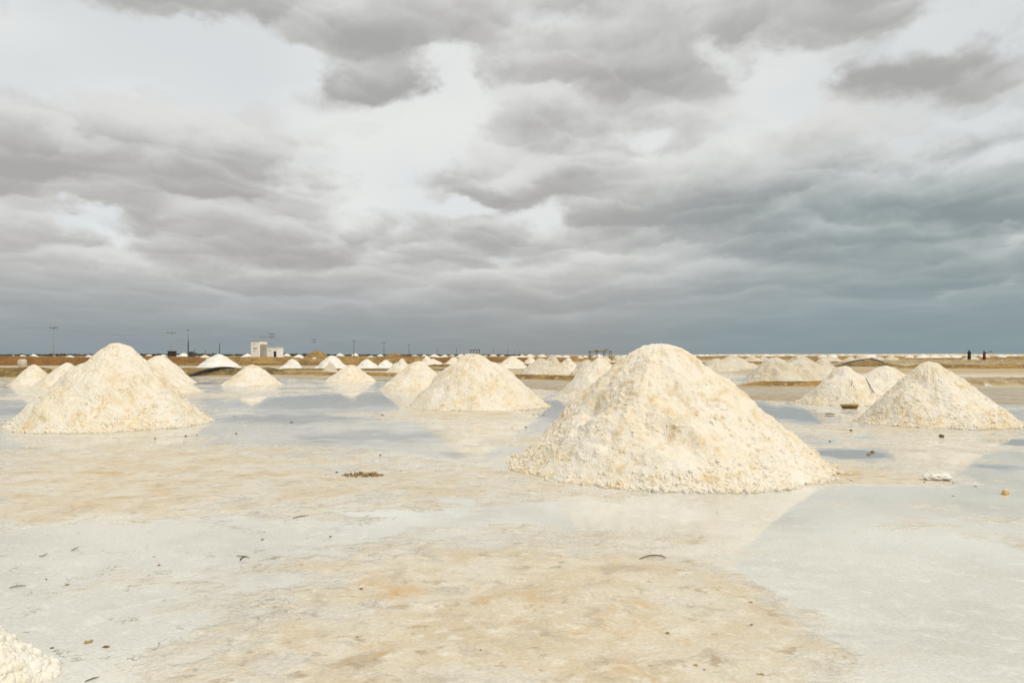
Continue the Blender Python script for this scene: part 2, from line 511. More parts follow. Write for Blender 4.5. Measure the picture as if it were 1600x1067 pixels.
    # beyond the far edge of the pan: dusty ground and more pans in bands
    band = t.noise(t.v('MULTIPLY', Q, (0.012, 0.05, 0.0)), 1.0, 4.0, 0.6)
    far = t.mixc(t.ss(band, 0.42, 0.58), (0.50, 0.385, 0.225), (0.60, 0.54, 0.43))
    far = t.mixc(t.ss(n2, 0.35, 0.65, 0.0, 0.4), far, (0.42, 0.30, 0.16))
    fm = t.ss(py, 58.0, 70.0)
    c = t.mixc(fm, c, far)
    t.put(b.inputs['Base Color'], c)
    wet = t.ss(s, 0.62, 0.30)
    rr = t.mixf(wet, t.mixf(t.ss(n3, 0.35, 0.65), 0.34, 0.55), t.mixf(t.ss(n2, 0.35, 0.7), 0.02, 0.09))
    pool = None
    for (cx, cy, rx, ry) in ((16.5, 70.0, 3.5, 14.0), (25.0, 90.0, 8.0, 6.0)):
        n = t.new('ShaderNodeVectorMath', operation='MULTIPLY_ADD')
        t.put(n.inputs[0], Qw)
        n.inputs[1].default_value = (1 / rx, 1 / ry, 0.0)
        n.inputs[2].default_value = (-cx / rx, -cy / ry, 0.0)
        q = t.ss(t.v('LENGTH', n.outputs[0]), 1.1, 0.8)
        pool = q if pool is None else t.m('MAXIMUM', pool, q)
    rr = t.mixf(fm, rr, t.mixf(pool, 0.85, 0.05))
    t.put(b.inputs['Roughness'], rr)
    b.inputs['IOR'].default_value = 1.33
    h = t.add(t.mul(t.sub(1.0, wet), t.add(t.mul(n3, 1.0), t.mul(n4, 0.35))), t.mul(line, -0.5))
    bump(t, b, h, 0.7, 0.024)
    return m
M_PAN = ground_material()

def soil_material(name, c1, c2, c3, rim, zr):
    m, t, b = mat(name)
    g = t.new('ShaderNodeNewGeometry')
    P = g.outputs['Position']
    n1 = t.noise(P, 0.5, 5.0, 0.62)
    n2 = t.noise(P, 3.2, 5.0, 0.65)
    c = t.mixc(t.ss(n1, 0.38, 0.60), c1, c2)
    c = t.mixc(t.ss(n2, 0.50, 0.66), c, c3)
    pz = t.sep(P)[2]
    c = t.mixc(t.mul(t.ss(t.add(pz, t.mul(t.sub(n2, 0.5), 0.12)), zr, zr * 0.2), 0.75), c, rim)     # salt dried along the waterline
    t.put(b.inputs['Base Color'], c)
    b.inputs['Roughness'].default_value = 0.9
    bump(t, b, t.add(n1, n2), 0.9, 0.08)
    return m
M_SOIL_ORANGE = soil_material('orange_earth', (0.25, 0.115, 0.022), (0.16, 0.075, 0.018), (0.31, 0.175, 0.05), (0.40, 0.28, 0.13), 0.10)
M_SOIL_OCHRE = soil_material('ochre_earth', (0.36, 0.215, 0.055), (0.19, 0.11, 0.03), (0.50, 0.36, 0.15), (0.60, 0.47, 0.26), 0.12)
M_SOIL_OLIVE = soil_material('olive_earth', (0.25, 0.165, 0.045), (0.12, 0.08, 0.026), (0.40, 0.275, 0.10), (0.58, 0.48, 0.31), 0.14)
M_SOIL_PALE = soil_material('pale_earth', (0.44, 0.345, 0.19), (0.30, 0.22, 0.105), (0.55, 0.45, 0.28), (0.60, 0.49, 0.31), 0.2)
M_MUD = soil_material('drying_mud', (0.47, 0.42, 0.325), (0.38, 0.335, 0.25), (0.55, 0.48, 0.36), (0.40, 0.25, 0.09), 0.03)
M_SAND = plain('pale_sand', (0.62, 0.50, 0.33), 0.12, 0.9, 0.8, bmp=0.03)
M_BLACK = plain('black_rubber', (0.018, 0.018, 0.02), 0.3, 0.5, 4.0)
M_CONC = plain('pole_concrete', (0.33, 0.32, 0.30), 0.15, 0.85, 3.0)
M_DARKSTEEL = plain('dark_steel', (0.05, 0.055, 0.06), 0.2, 0.5, 4.0)
M_TIMBER = plain('grey_timber', (0.17, 0.15, 0.13), 0.3, 0.85, 5.0)
M_WHITEWALL = plain('whitewash', (0.93, 0.91, 0.85), 0.03, 0.85, 0.9)
M_GREYWALL = plain('grey_render_and_shade', (0.36, 0.33, 0.27), 0.15, 0.9, 0.9)  # grey of roof slab and vent, also the tower's painted side shade
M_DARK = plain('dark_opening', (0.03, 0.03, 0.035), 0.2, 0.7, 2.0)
M_PAINT = plain('grey_lettering', (0.12, 0.12, 0.13), 0.2, 0.8, 3.0)
M_THATCH = plain('dry_thatch', (0.46, 0.38, 0.24), 0.25, 0.95, 5.0, bmp=0.03)
M_BAG = plain('woven_sack', (0.62, 0.56, 0.44), 0.14, 0.7, 3.0, bmp=0.03)
M_TRAY = plain('yellow_brown_tray', (0.48, 0.315, 0.075), 0.25, 0.55, 9.0)
M_TRAYSHADE = plain('shaded_tray_underside', (0.16, 0.11, 0.045), 0.3, 0.7, 9.0)  # shade beneath the tray painted as a darker copy of its brown
M_STICK = plain('weathered_stick', (0.20, 0.155, 0.11), 0.35, 0.9, 20.0, bmp=0.004)
M_GREYSTICK = plain('grey_handle', (0.26, 0.27, 0.28), 0.2, 0.7, 6.0)
M_ROCK = plain('dark_clod', (0.15, 0.115, 0.08), 0.4, 0.85, 30.0, bmp=0.006)
M_CLAY = plain('brown_clay_clod', (0.33, 0.215, 0.09), 0.5, 0.9, 25.0, bmp=0.008)
M_OCHRE = plain('ochre_salt_clod', (0.66, 0.42, 0.13), 0.25, 0.7, 25.0, bmp=0.008)
M_GREEN = plain('green_plastic', (0.05, 0.26, 0.19), 0.2, 0.4, 20.0)
M_LEAF = plain('dead_leaf', (0.10, 0.075, 0.02), 0.35, 0.7, 30.0)
M_SCRUB = plain('scrub_leaves', (0.045, 0.055, 0.028), 0.4, 0.9, 0.5)
M_FARLAND = plain('far_land', (0.42, 0.33, 0.20), 0.2, 0.95, 0.01)
M_SKIN = plain('skin', (0.17, 0.085, 0.05), 0.1, 0.6, 10.0)
M_HAIR = plain('dark_hair', (0.012, 0.01, 0.01), 0.2, 0.6, 20.0)
M_BLACKCLOTH = plain('black_cloth', (0.022, 0.014, 0.016), 0.3, 0.9, 8.0)
M_REDCLOTH = plain('maroon_cloth', (0.16, 0.018, 0.024), 0.25, 0.9, 8.0)

# ---------------------------------------------------------------- the ground: one sheet to the horizon
def graded(fine_lo, fine_hi, step, grow, end_lo, end_hi):
    mid = list(np.arange(fine_lo, fine_hi + step / 2, step))
    d, q, hi = step, fine_hi, []
    while q < end_hi:
        d *= grow; q += d; hi.append(q)
    d, q, lo = step, fine_lo, []
    while q > end_lo:
        d *= grow; q -= d; lo.append(q)
    return np.array(lo[::-1] + mid + hi)
gx = graded(-4.0, 4.0, 0.06, 1.12, -7000, 7000)
gy = graded(2.6, 8.6, 0.045, 1.09, -400, 14000)
X, Y = np.meshgrid(gx, gy)
pts = np.stack([X.ravel(), Y.ravel(), np.zeros(X.size)], 1)
near = np.clip((9.5 - pts[:, 1]) / 4.0, 0, 1) * np.clip((pts[:, 1] - 1.5), 0, 1)
a_, b_, rx_, ry_, _ = STAINS[1]
hump = np.exp(-(((pts[:, 0] - a_) / (rx_ * 1.1)) ** 2 + ((pts[:, 1] - b_) / (ry_ * 1.1)) ** 2))
rel = np.clip(fbm(pts * 1.7, 3, .5, 5) * .5 + fbm(pts * 6.0, 3, .5, 9) * .5 + 0.12, 0, 1)
pts[:, 2] = near * hump * rel * 0.055
nx, ny = len(gx), len(gy)
ii = np.arange(nx * ny).reshape(ny, nx)
F = np.stack([ii[:-1, :-1].ravel(), ii[:-1, 1:].ravel(), ii[1:, 1:].ravel(), ii[1:, :-1].ravel()], 1)
link('ground', mesh_np('ground', pts, F), M_PAN, kind='structure')

def strip(name, line, prof, mat_, step=0.5, rough=0.12, seed=1, kind='structure', uneven=0.35):
    """a long low bank: line of (x, y) points, prof = [(offset across, height)], roughened"""
    L = [Vector((a, b, 0)) for a, b in line]
    P = []
    for i in range(len(L) - 1):
        n = max(1, int((L[i + 1] - L[i]).length / step))
        for k in range(n):
            P.append(L[i].lerp(L[i + 1], k / n))
    P.append(L[-1])
    C = np.array([(p.x, p.y) for p in P])
    tan_ = np.gradient(C, axis=0); tan_ /= np.linalg.norm(tan_, axis=1)[:, None]
    nor = np.stack([-tan_[:, 1], tan_[:, 0]], 1)
    wob = fbm(np.stack([C[:, 0] * .12, C[:, 1] * .12, np.full(len(C), seed * 3.1)], 1), 3, .5, seed)
    off = np.array([q[0] for q in prof]); hh = np.array([q[1] for q in prof])
    o2 = np.linspace(off[0], off[-1], len(prof) * 3 - 2)
    h2 = np.interp(o2, off, hh)
    xy = C[:, None, :] + nor[:, None, :] * (o2[None, :, None] + wob[:, None, None] * rough * 5)
    ends = np.clip(np.minimum(np.arange(len(C)), np.arange(len(C))[::-1]) / 5.0, 0, 1) ** .6
    crest = ends * (1 + uneven * fbm(np.stack([C[:, 0] * .09, C[:, 1] * .09, np.full(len(C), seed * 1.9)], 1), 4, .6, seed + 21))
    z = np.repeat(h2[None, :], len(C), 0)
    z = np.where(z > 0, z * crest[:, None], z)
    V = np.concatenate([xy, z[:, :, None]], 2).reshape(-1, 3)
    amp = hh.max()
    m_ = np.clip(V[:, 2] / max(amp, 1e-3), 0, 1)
    nz = fbm(V * np.array([.45, .45, .45]) + seed, 3, .55, seed) * .55 + fbm(V * 2.1 + seed, 3, .55, seed + 3) * .45
    V[:, 2] += nz * m_ * rough * 2.0
    V[:, :2] += (np.stack([fbm(V * 1.3, 3, .5, seed + 7), fbm(V * 1.3, 3, .5, seed + 8)], 1)) * rough * 2.0
    V[m_ < .02, 2] = -0.05
    a, bn = len(C), len(o2)
    ii = np.arange(a * bn).reshape(a, bn)
    Fq = np.stack([ii[:-1, :-1].ravel(), ii[1:, :-1].ravel(), ii[1:, 1:].ravel(), ii[:-1, 1:].ravel()], 1)
    return link(name, mesh_np(name, V, Fq), mat_, kind=kind)

def G(x, y):
    p = gnd(x, y); return (p.x, p.y)
def bank(h, w, flat=.3):
    return [(-w, -.02), (-w * .6, h * .25), (-w * flat, h * .85), (0, h), (w * flat, h * .9), (w * .65, h * .4), (w, -.02)]

# shelf of drying mud along the far edge of the near pan, and the bank behind it
E = [(-60, 66), G(-60, 585.5), G(440, 591), G(640, 596), G(860, 611), G(1000, 618), G(1230, 630), G(1420, 631), G(1700, 633)]
B = [(-60, 72), G(-60, 581), G(440, 586), G(860, 594), G(1150, 604), G(1300, 605), G(1620, 603), (60, 38)]
B2 = [(p[0], p[1] + .4) for p in B]
Vv, Ff = [], []
NS = 160
def resample(L, n):
    L = np.array(L, float); d = np.r_[0, np.cumsum(np.linalg.norm(np.diff(L, axis=0), axis=1))]
    t = np.linspace(0, d[-1], n)
    return np.stack([np.interp(t, d, L[:, k]) for k in (0, 1)], 1)
e_, b_ = resample(E, NS), resample(B2, NS)
rows = []
for k, t in enumerate((0, .04, .12, .3, .6, 1.0)):
    q = e_ * (1 - t) + b_ * t
    jit = fbm(np.c_[q * .8, np.zeros(NS)], 3, .55, 40 + k)
    q = q + np.c_[np.zeros(NS), jit * (.5 if k < 3 else .1)]
    z = np.full(NS, (-.03, .012, .03, .035, .04, .045)[k]) + (0 if k == 0 else 1) * fbm(np.c_[q * 1.3, np.zeros(NS)], 2, .5, 60 + k) * .008
    rows.append(np.c_[q, z])
V = np.concatenate(rows); ii = np.arange(len(V)).reshape(6, NS)
F = np.stack([ii[:-1, :-1].ravel(), ii[:-1, 1:].ravel(), ii[1:, 1:].ravel(), ii[1:, :-1].ravel()], 1)
link('mud_shelf', mesh_np('mud_shelf', V, F), M_MUD, kind='structure')
strip('earth_bank', B[:5], bank(.30, 1.5), M_SOIL_OCHRE, .25, .05, 3)
strip('earth_bank', B[4:6] + [G(1420, 604.5)], bank(.30, 1.5), M_SOIL_OCHRE, .25, .06, 4)
strip('earth_bank', [G(1440, 604.5)] + B[6:], bank(.50, 1.9), M_SOIL_PALE, .25, .09, 14, uneven=.5)
strip('earth_bank', [G(230, 588), G(300, 588), G(380, 587), G(450, 585)], bank(.62, 2.4), M_SOIL_OLIVE, .4, .08, 5)
strip('earth_bank', [G(-80, 590), G(40, 590), G(100, 588)], bank(.62, 2.2), M_SOIL_OLIVE, .4, .08, 6)
# orange embankment with a sandy top on the left, further banks behind
strip('embankment', [(-150, 112), (-80, 115), (-62, 117), (-46, 121)], [(-3.2, -.02), (-2.6, .3), (-1.5, 1.15), (0, 1.3), (4, 1.3), (6, .9), (8, -.02)], M_SOIL_ORANGE, .8, .10, 7)
strip('embankment', [(-60, 128), (-30, 133), (-12, 138)], [(-3, -.02), (-1.5, .8), (0, 1.0), (4, 1.05), (6, -.02)], M_SOIL_OCHRE, .8, .14, 8, uneven=.6)
strip('embankment', [(-36, 158), (-8, 160), (12, 166)], [(-3, -.02), (-1.5, .8), (0, 1.1), (4, 1.1), (6, -.02)], M_SOIL_ORANGE, .9, .16, 9, uneven=.7)
for k, (x0, x1, yb, h, w, m_) in enumerate((
        (410, 800, 579.5, .30, 2.0, M_SOIL_OLIVE), (640, 900, 574.5, .42, 2.6, M_SOIL_OLIVE), (240, 620, 572, .45, 3, M_SOIL_OLIVE), (900, 1120, 570, .45, 3, M_SOIL_OCHRE),
        (1120, 1345, 569.5, .55, 3, M_SOIL_OCHRE), (1300, 1420, 573.5, .50, 2.6, M_SOIL_OLIVE), (1400, 1720, 576.2, .55, 2.6, M_SOIL_OCHRE), (1290, 1720, 570.0, .80, 3.2, M_SOIL_PALE),
        (560, 1000, 565.5, .7, 4, M_SOIL_OCHRE), (-200, 700, 562.5, .8, 6, M_SOIL_OCHRE), (700, 1300, 562.0, .8, 7, M_SOIL_OCHRE), (1250, 1900, 564.3, .85, 5, M_SOIL_OCHRE),
        (-300, 1000, 559.2, 1.0, 10, M_SOIL_OCHRE), (1000, 2000, 559.4, 1.0, 10, M_SOIL_OCHRE))):
    p, q = G(x0, yb), G(x1, yb)
    strip('earth_bank', [p, ((p[0] + q[0]) / 2, (p[1] + q[1]) / 2 + (k % 3 - 1) * 1.5), q], bank(h, w), m_, max(.4, p[1] / 160), .05 + .0004 * p[1], 11 + k)
# low pale rise on the right-hand horizon
strip('far_rise', [(250, 1500), (700, 1380), (1500, 1300)], [(-120, -.02), (-40, 2.0), (0, 3.0), (80, 3.4), (260, -.02)], M_SAND, 30, 0.25, 30)

# ---------------------------------------------------------------- salt piles
RNG = np.random.default_rng(7)
def ico(sub):
    bm = bmesh.new()
    bmesh.ops.create_icosphere(bm, subdivisions=sub, radius=1.0)
    V = np.array([v.co[:] for v in bm.verts]); F = np.array([[v.index for v in f.verts] for f in bm.faces])
    bm.free()
    return V, F
def clod_shapes(sub, n, amp, seed):
    V, F = ico(sub)
    out = []
    for k in range(n):
        r = 1 + amp * fbm(V * 1.1 + k * 9.7, 2, .6, seed) + amp * .55 * fbm(V * 2.6 + k * 5.1, 2, .5, seed + 1)
        s = np.array([1, RNG.uniform(.75, 1.1), RNG.uniform(.65, .95)])
        out.append(V * r[:, None] * s)
    return out, F
CL_BIG, F_BIG = clod_shapes(2, 10, .42, 3)        # 80 triangles
CL_SML, F_SML = clod_shapes(1, 8, .40, 5)         # 20 triangles
CL_FINE, F_FINE = clod_shapes(3, 12, .50, 8)      # 320 triangles, for lumps one can pick out

def rot_mats(n):
    q = RNG.normal(size=(n, 4)); q /= np.linalg.norm(q, axis=1)[:, None]
    w, x, y, z = q.T
    return np.stack([np.stack([1 - 2 * (y * y + z * z), 2 * (x * y - z * w), 2 * (x * z + y * w)], 1),
                     np.stack([2 * (x * y + z * w), 1 - 2 * (x * x + z * z), 2 * (y * z - x * w)], 1),
                     np.stack([2 * (x * z - y * w), 2 * (y * z + x * w), 1 - 2 * (x * x + y * y)], 1)], 1)
def clods_mesh(name, pos, size, shapes, F):
    n = len(pos); k = RNG.integers(0, len(shapes), n)
    S = np.stack(shapes)[k]
    V = np.einsum('nij,nvj->nvi', rot_mats(n), S) * size[:, None, None] + pos[:, None, :]
    nv = V.shape[1]
    Fa = (F[None] + (np.arange(n) * nv)[:, None, None]).reshape(-1, 3)
    return mesh_np(name, V.reshape(-1, 3), Fa)

def profile(u, w, toe):
    h = (np.sqrt(1 + w * w) - np.sqrt(u * u + w * w)) / (np.sqrt(1 + w * w) - w)
    return np.clip(h, 0, 1) ** toe

class Pile:
    def __init__(s, xl, xr, yb, xp, yp, w=.2, toe=1.06, seed=1, depth=1.0, dist=None, rough=1.0):
        s.rough = rough
        d0 = gnd(0, yb).y if dist is None else dist
        hw = (xr - xl) / 2
        s.R = hw * d0 / (FPX - hw * depth)               # radius from the width seen at the centre's distance
        dc = d0 + s.R * depth
        s.c = Vector((((xl + xr) / 2 - W0 / 2) * pxm(dc), dc, 0))
        s.H = CAMH - (yp - HZN) * pxm(dc)
        s.off = (xp - (xl + xr) / 2) * pxm(dc)
        s.w, s.toe, s.seed, s.depth = w, toe, seed, depth
        th = np.linspace(0, 2 * math.pi, 90)
        for _ in range(4):                                # settle size and place until the foot spans what the photograph shows
            P = s.surf(np.full(90, .985), th)
            px = W0 / 2 + FPX * (P[:, 0] + s.c.x) / (P[:, 1] + s.c.y)
            lo, hi = px.min(), px.max()
            s.R *= (xr - xl) / (hi - lo)
            s.c.x += ((xl + xr) / 2 - (lo + hi) / 2) * pxm(s.c.y)
            s.c.y += d0 - (P[:, 1].min() + s.c.y)
        s.H = CAMH - (yp - HZN) * pxm(s.c.y)
    def surf(s, u, th, skin=0.0):
        e = np.stack([np.cos(th), np.sin(th), np.full_like(th, s.seed * 1.7)], 1)
        Rr = s.R * (1 + .09 * fbm(e * 1.6, 3, .5, s.seed) + .025 * u * fbm(e * 7, 3, .6, s.seed + 31))
        h = s.H * profile(u, s.w, s.toe)
        k = (h / s.H)
        x = Rr * u * np.cos(th) + s.off * k
        y = Rr * u * np.sin(th) * s.depth
        P = np.stack([x, y, h], 1)
        q = P + np.array([s.c.x, s.c.y, 0.0])
        sc = min(1.0, s.R / 2.0)
        g = fbm(q * 1.1 / sc, 3, .5, s.seed + 2) * .085 + fbm(q * 4.2 / sc, 4, .55, s.seed + 5) * .040 + fbm(q * 17 / sc, 3, .6, s.seed + 9) * .016
        rib = fbm(np.stack([np.cos(th) * 3.2, np.sin(th) * 3.2, u * 1.6 + s.seed], 1), 3, .6, s.seed + 13) * .055 * np.sin(np.clip(u, 0, 1) * math.pi)
        dent = np.zeros_like(u)
        rs = np.random.default_rng(s.seed)
        for _ in range(5):                                # bites of the shovel and small slides below them
            tk, uk = rs.uniform(-3.3, .2), rs.uniform(.22, .8)
            lat = (np.angle(np.exp(1j * (th - tk)))) * np.maximum(u, .15) * s.R / sc
            dn = (u - uk) * math.hypot(s.R, s.H) / sc
            dent -= rs.uniform(.05, .10) * np.exp(-(lat / rs.uniform(.16, .34)) ** 2 - (dn / .20) ** 2)
            dent += rs.uniform(.03, .06) * np.exp(-(lat / rs.uniform(.20, .40)) ** 2 - ((dn - .55) / .30) ** 2)
        g = g + dent
        edge = np.clip((1 - u) * 7, 0, 1)
        dsp = ((g + rib) * sc * s.rough + skin) * (edge * .85 + .15)
        sl = math.atan2(s.H, s.R)
        P[:, 0] += np.cos(th) * math.sin(sl) * dsp * np.clip(u * 6, 0, 1)
        P[:, 1] += np.sin(th) * math.sin(sl) * dsp * np.clip(u * 6, 0, 1)
        P[:, 2] += math.cos(sl) * dsp
        P[:, 2] = np.where(u > .999, -0.04, np.maximum(P[:, 2], 0.004))
        return P
    def mesh(s, rings, segs):
        u = np.linspace(0, 1, rings + 1)[1:] ** .9
        th = np.linspace(0, 2 * math.pi, segs, endpoint=False)
        U, TH = np.meshgrid(u, th, indexing='ij')
        P = s.surf(U.ravel(), TH.ravel())
        top = s.surf(np.array([0.0]), np.array([0.0]))
        V = np.concatenate([P, top])
        ii = np.arange(rings * segs).reshape(rings, segs)
        nx_ = np.roll(ii, -1, 1)
        Q = np.stack([ii[:-1].ravel(), ii[1:].ravel(), nx_[1:].ravel(), nx_[:-1].ravel()], 1)
        me = bpy.data.meshes.new('salt_pile')
        faces = Q.tolist() + [(rings * segs, int(ii[0, k]), int(nx_[0, k])) for k in range(segs)]
        me.from_pydata(V.tolist(), [], faces)
        me.update()
        return me
    def scatter(s, n, lo, hi, toe_bias, power=2.2, patchy=0.0, sink=.30):
        m = int(n * (1 + 1.6 * patchy))
        u = np.where(RNG.random(m) < toe_bias, 1.0 - .55 * RNG.random(m) ** 1.5, np.sqrt(RNG.random(m)))
        loose = RNG.random(m) < .05
        u = np.where(loose, 1.0 + .045 * RNG.random(m) ** 2.2, np.clip(u, .02, .995))
        th = RNG.random(m) * 2 * math.pi
        P = s.surf(np.minimum(u, .992), th)
        if patchy:
            q = fbm((P + np.array([s.c.x, s.c.y, 0.0])) * 1.9 / min(1, s.R / 2), 3, .55, s.seed + 51) + .35 * (u - .55)
            keep = np.argsort(-(q + RNG.normal(0, .22, m)))[:n]
            u, th, P = u[keep], th[keep], P[keep]
        ex = np.maximum(u - .992, 0) * s.R
        P[:, 0] += np.cos(th) * ex; P[:, 1] += np.sin(th) * ex
        sz = lo + (hi - lo) * RNG.random(len(u)) ** power
        sz *= .60 + .5 * np.clip(u, 0, 1)
        on = u < .992
        P[:, 2] -= np.where(on, sz * sink, 0)
        P[:, 0] -= np.where(on, np.cos(th) * sz * sink, 0); P[:, 1] -= np.where(on, np.sin(th) * sz * sink, 0)
        P[:, 2] = np.where(on, np.maximum(P[:, 2], sz * .15), sz * .35)
        return P, sz

def pile(label, args, mat_=None, rings=24, segs=64, small=0, big=0, lumps=0, group=None, sizes=(.006, .016), bigs=(.012, .036), sink=.34, **kw):
    p = Pile(*args, **kw)
    o = link('salt_pile', p.mesh(rings, segs), mat_ or M_SALT_FAR, loc=p.c)
    tag(o, label, 'salt pile', group)
    if small:
        P, sz = p.scatter(small, *sizes, .35, 2.0, .4, sink)
        link('loose_grains', clods_mesh('loose_grains', P, sz, CL_SML, F_SML), mat_ or M_SALT, o, kind='stuff')
    if big:
        P, sz = p.scatter(big, *bigs, .72, 2.4, 1.0, sink)
        link('loose_lumps', clods_mesh('loose_lumps', P, sz, CL_BIG, F_BIG), mat_ or M_SALT, o, kind='stuff')
    if lumps:
        P, sz = p.scatter(lumps * 2, .024, .046, .9, 2.0, .6, .15)
        keep = np.argsort(P[:, 1])[:lumps]                          # those on the side one sees
        for j in keep:
            me = (LUMP_CORNER if mat_ is M_SALT_CORNER else LUMP_MESH)[int(RNG.integers(0, len(LUMP_MESH)))]
            l = link('salt_lump', me, None, o, loc=P[j])
            l.rotation_euler = RNG.random(3) * 6.28
            l.scale = (sz[j],) * 3
    return o, p
LUMP_MESH, LUMP_CORNER = [], []
for k in range(20):
    me = mesh_np('salt_lump', CL_FINE[k % 10], F_FINE)
    me.materials.append(M_SALT if k < 10 else M_SALT_CORNER)
    me.polygons.foreach_set('use_smooth', np.ones(len(me.polygons), bool))
    (LUMP_MESH if k < 10 else LUMP_CORNER).append(me)

GN = 'salt piles on the near pan'
pile('largest cream salt pile in the middle foreground, lumpy at its foot', (806, 1298, 769, 1036, 540), M_SALT, 160, 440, 17000, 5200, 150, GN, w=.25, toe=1.06, seed=4, rough=1.3)
pile('big rounded cream salt pile at the left edge of the pan', (8, 330, 677, 174, 538), M_SALT_MID, 100, 300, 8000, 1200, 0, GN, w=.24, toe=1.14, seed=11, sizes=(.010, .026), bigs=(.018, .050), sink=.22)
pile('broad cream salt pile in the right foreground with long left toe', (1336, 1600, 671, 1458, 563), M_SALT_MID, 100, 300, 7500, 1200, 0, GN, w=.13, toe=1.16, seed=23, sizes=(.010, .026), bigs=(.018, .050), sink=.22)
pile('flat-topped cream salt pile standing alone at the centre left of the largest', (640, 858, 642, 742, 552), M_SALT_MID, 80, 240, 5500, 500, 0, GN, w=.30, toe=1.06, seed=31, sizes=(.010, .026), bigs=(.018, .050), sink=.22)
pile('salt pile behind the yellow-brown tray with grey handles leaning on it', (1246, 1400, 634.5, 1322, 573), M_SALT_MID, 70, 220, 3300, 700, 0, GN, w=.22, toe=1.05, seed=37, sizes=(.010, .026), bigs=(.018, .050), sink=.22)
pile('low salt pile wedged between the tray pile and the broad right one', (1296, 1474, 631, 1384, 571), M_SALT_MID, 60, 180, 1500, 0, 0, GN, w=.3, seed=41, sizes=(.010, .026), bigs=(.018, .050), sink=.22)
pile('salt pile half hidden behind the left flank of the largest', (868, 1010, 624, 938, 558), M_SALT_MID, 70, 220, 3000, 300, 0, GN, w=.2, seed=43, sizes=(.010, .026), bigs=(.018, .050), sink=.22)
pile('white salt pile just left of the flat-topped one', (594, 706, 611, 654, 564), M_SALT_MID, 60, 180, 2100, 0, 0, GN, w=.26, seed=47, sizes=(.010, .026), bigs=(.018, .050), sink=.22)
pile('small white salt pile right of the black pipe', (345, 442, 603, 395, 570), M_SALT_MID, 60, 180, 1800, 0, 0, GN, w=.22, seed=53, sizes=(.010, .026), bigs=(.018, .050), sink=.22)
pile('small cream salt pile mirrored in the blue-grey puddle', (508, 588, 597, 549, 570), M_SALT_MID, 50, 150, 1200, 0, 0, GN, w=.28, seed=59, sizes=(.010, .026), bigs=(.018, .050), sink=.22)
pile('salt pile whose right toe shows just past the big left one', (140, 318, 617, 222, 562), M_SALT_MID, 70, 200, 2400, 0, 0, GN, w=.25, seed=61, sizes=(.010, .026), bigs=(.018, .050), sink=.22)
pile('white salt pile behind the right shoulder of the big left one', (190, 307, 600, 247, 555), M_SALT_MID, 60, 180, 1800, 0, 0, GN, w=.3, seed=67, sizes=(.010, .026), bigs=(.018, .050), sink=.22)
pile('pointed white salt pile left of the big left one', (12, 92, 603, 54, 569), M_SALT_MID, 50, 150, 1200, 0, 0, GN, w=.16, seed=71, sizes=(.010, .026), bigs=(.018, .050), sink=.22)
pile('salt pile tucked against the left flank of the big left one', (44, 150, 609, 104, 567), M_SALT_MID, 50, 150, 1440, 0, 0, GN, w=.18, seed=73, sizes=(.010, .026), bigs=(.018, .050), sink=.22)
pile('corner of a nearby salt heap cut off by the lower left frame edge', (-400, 96, 1190, -130, 918), M_SALT_CORNER, 70, 220, 2000, 1000, 120, GN, w=.3, toe=1.1, seed=79, sizes=(.008, .018), bigs=(.014, .04))

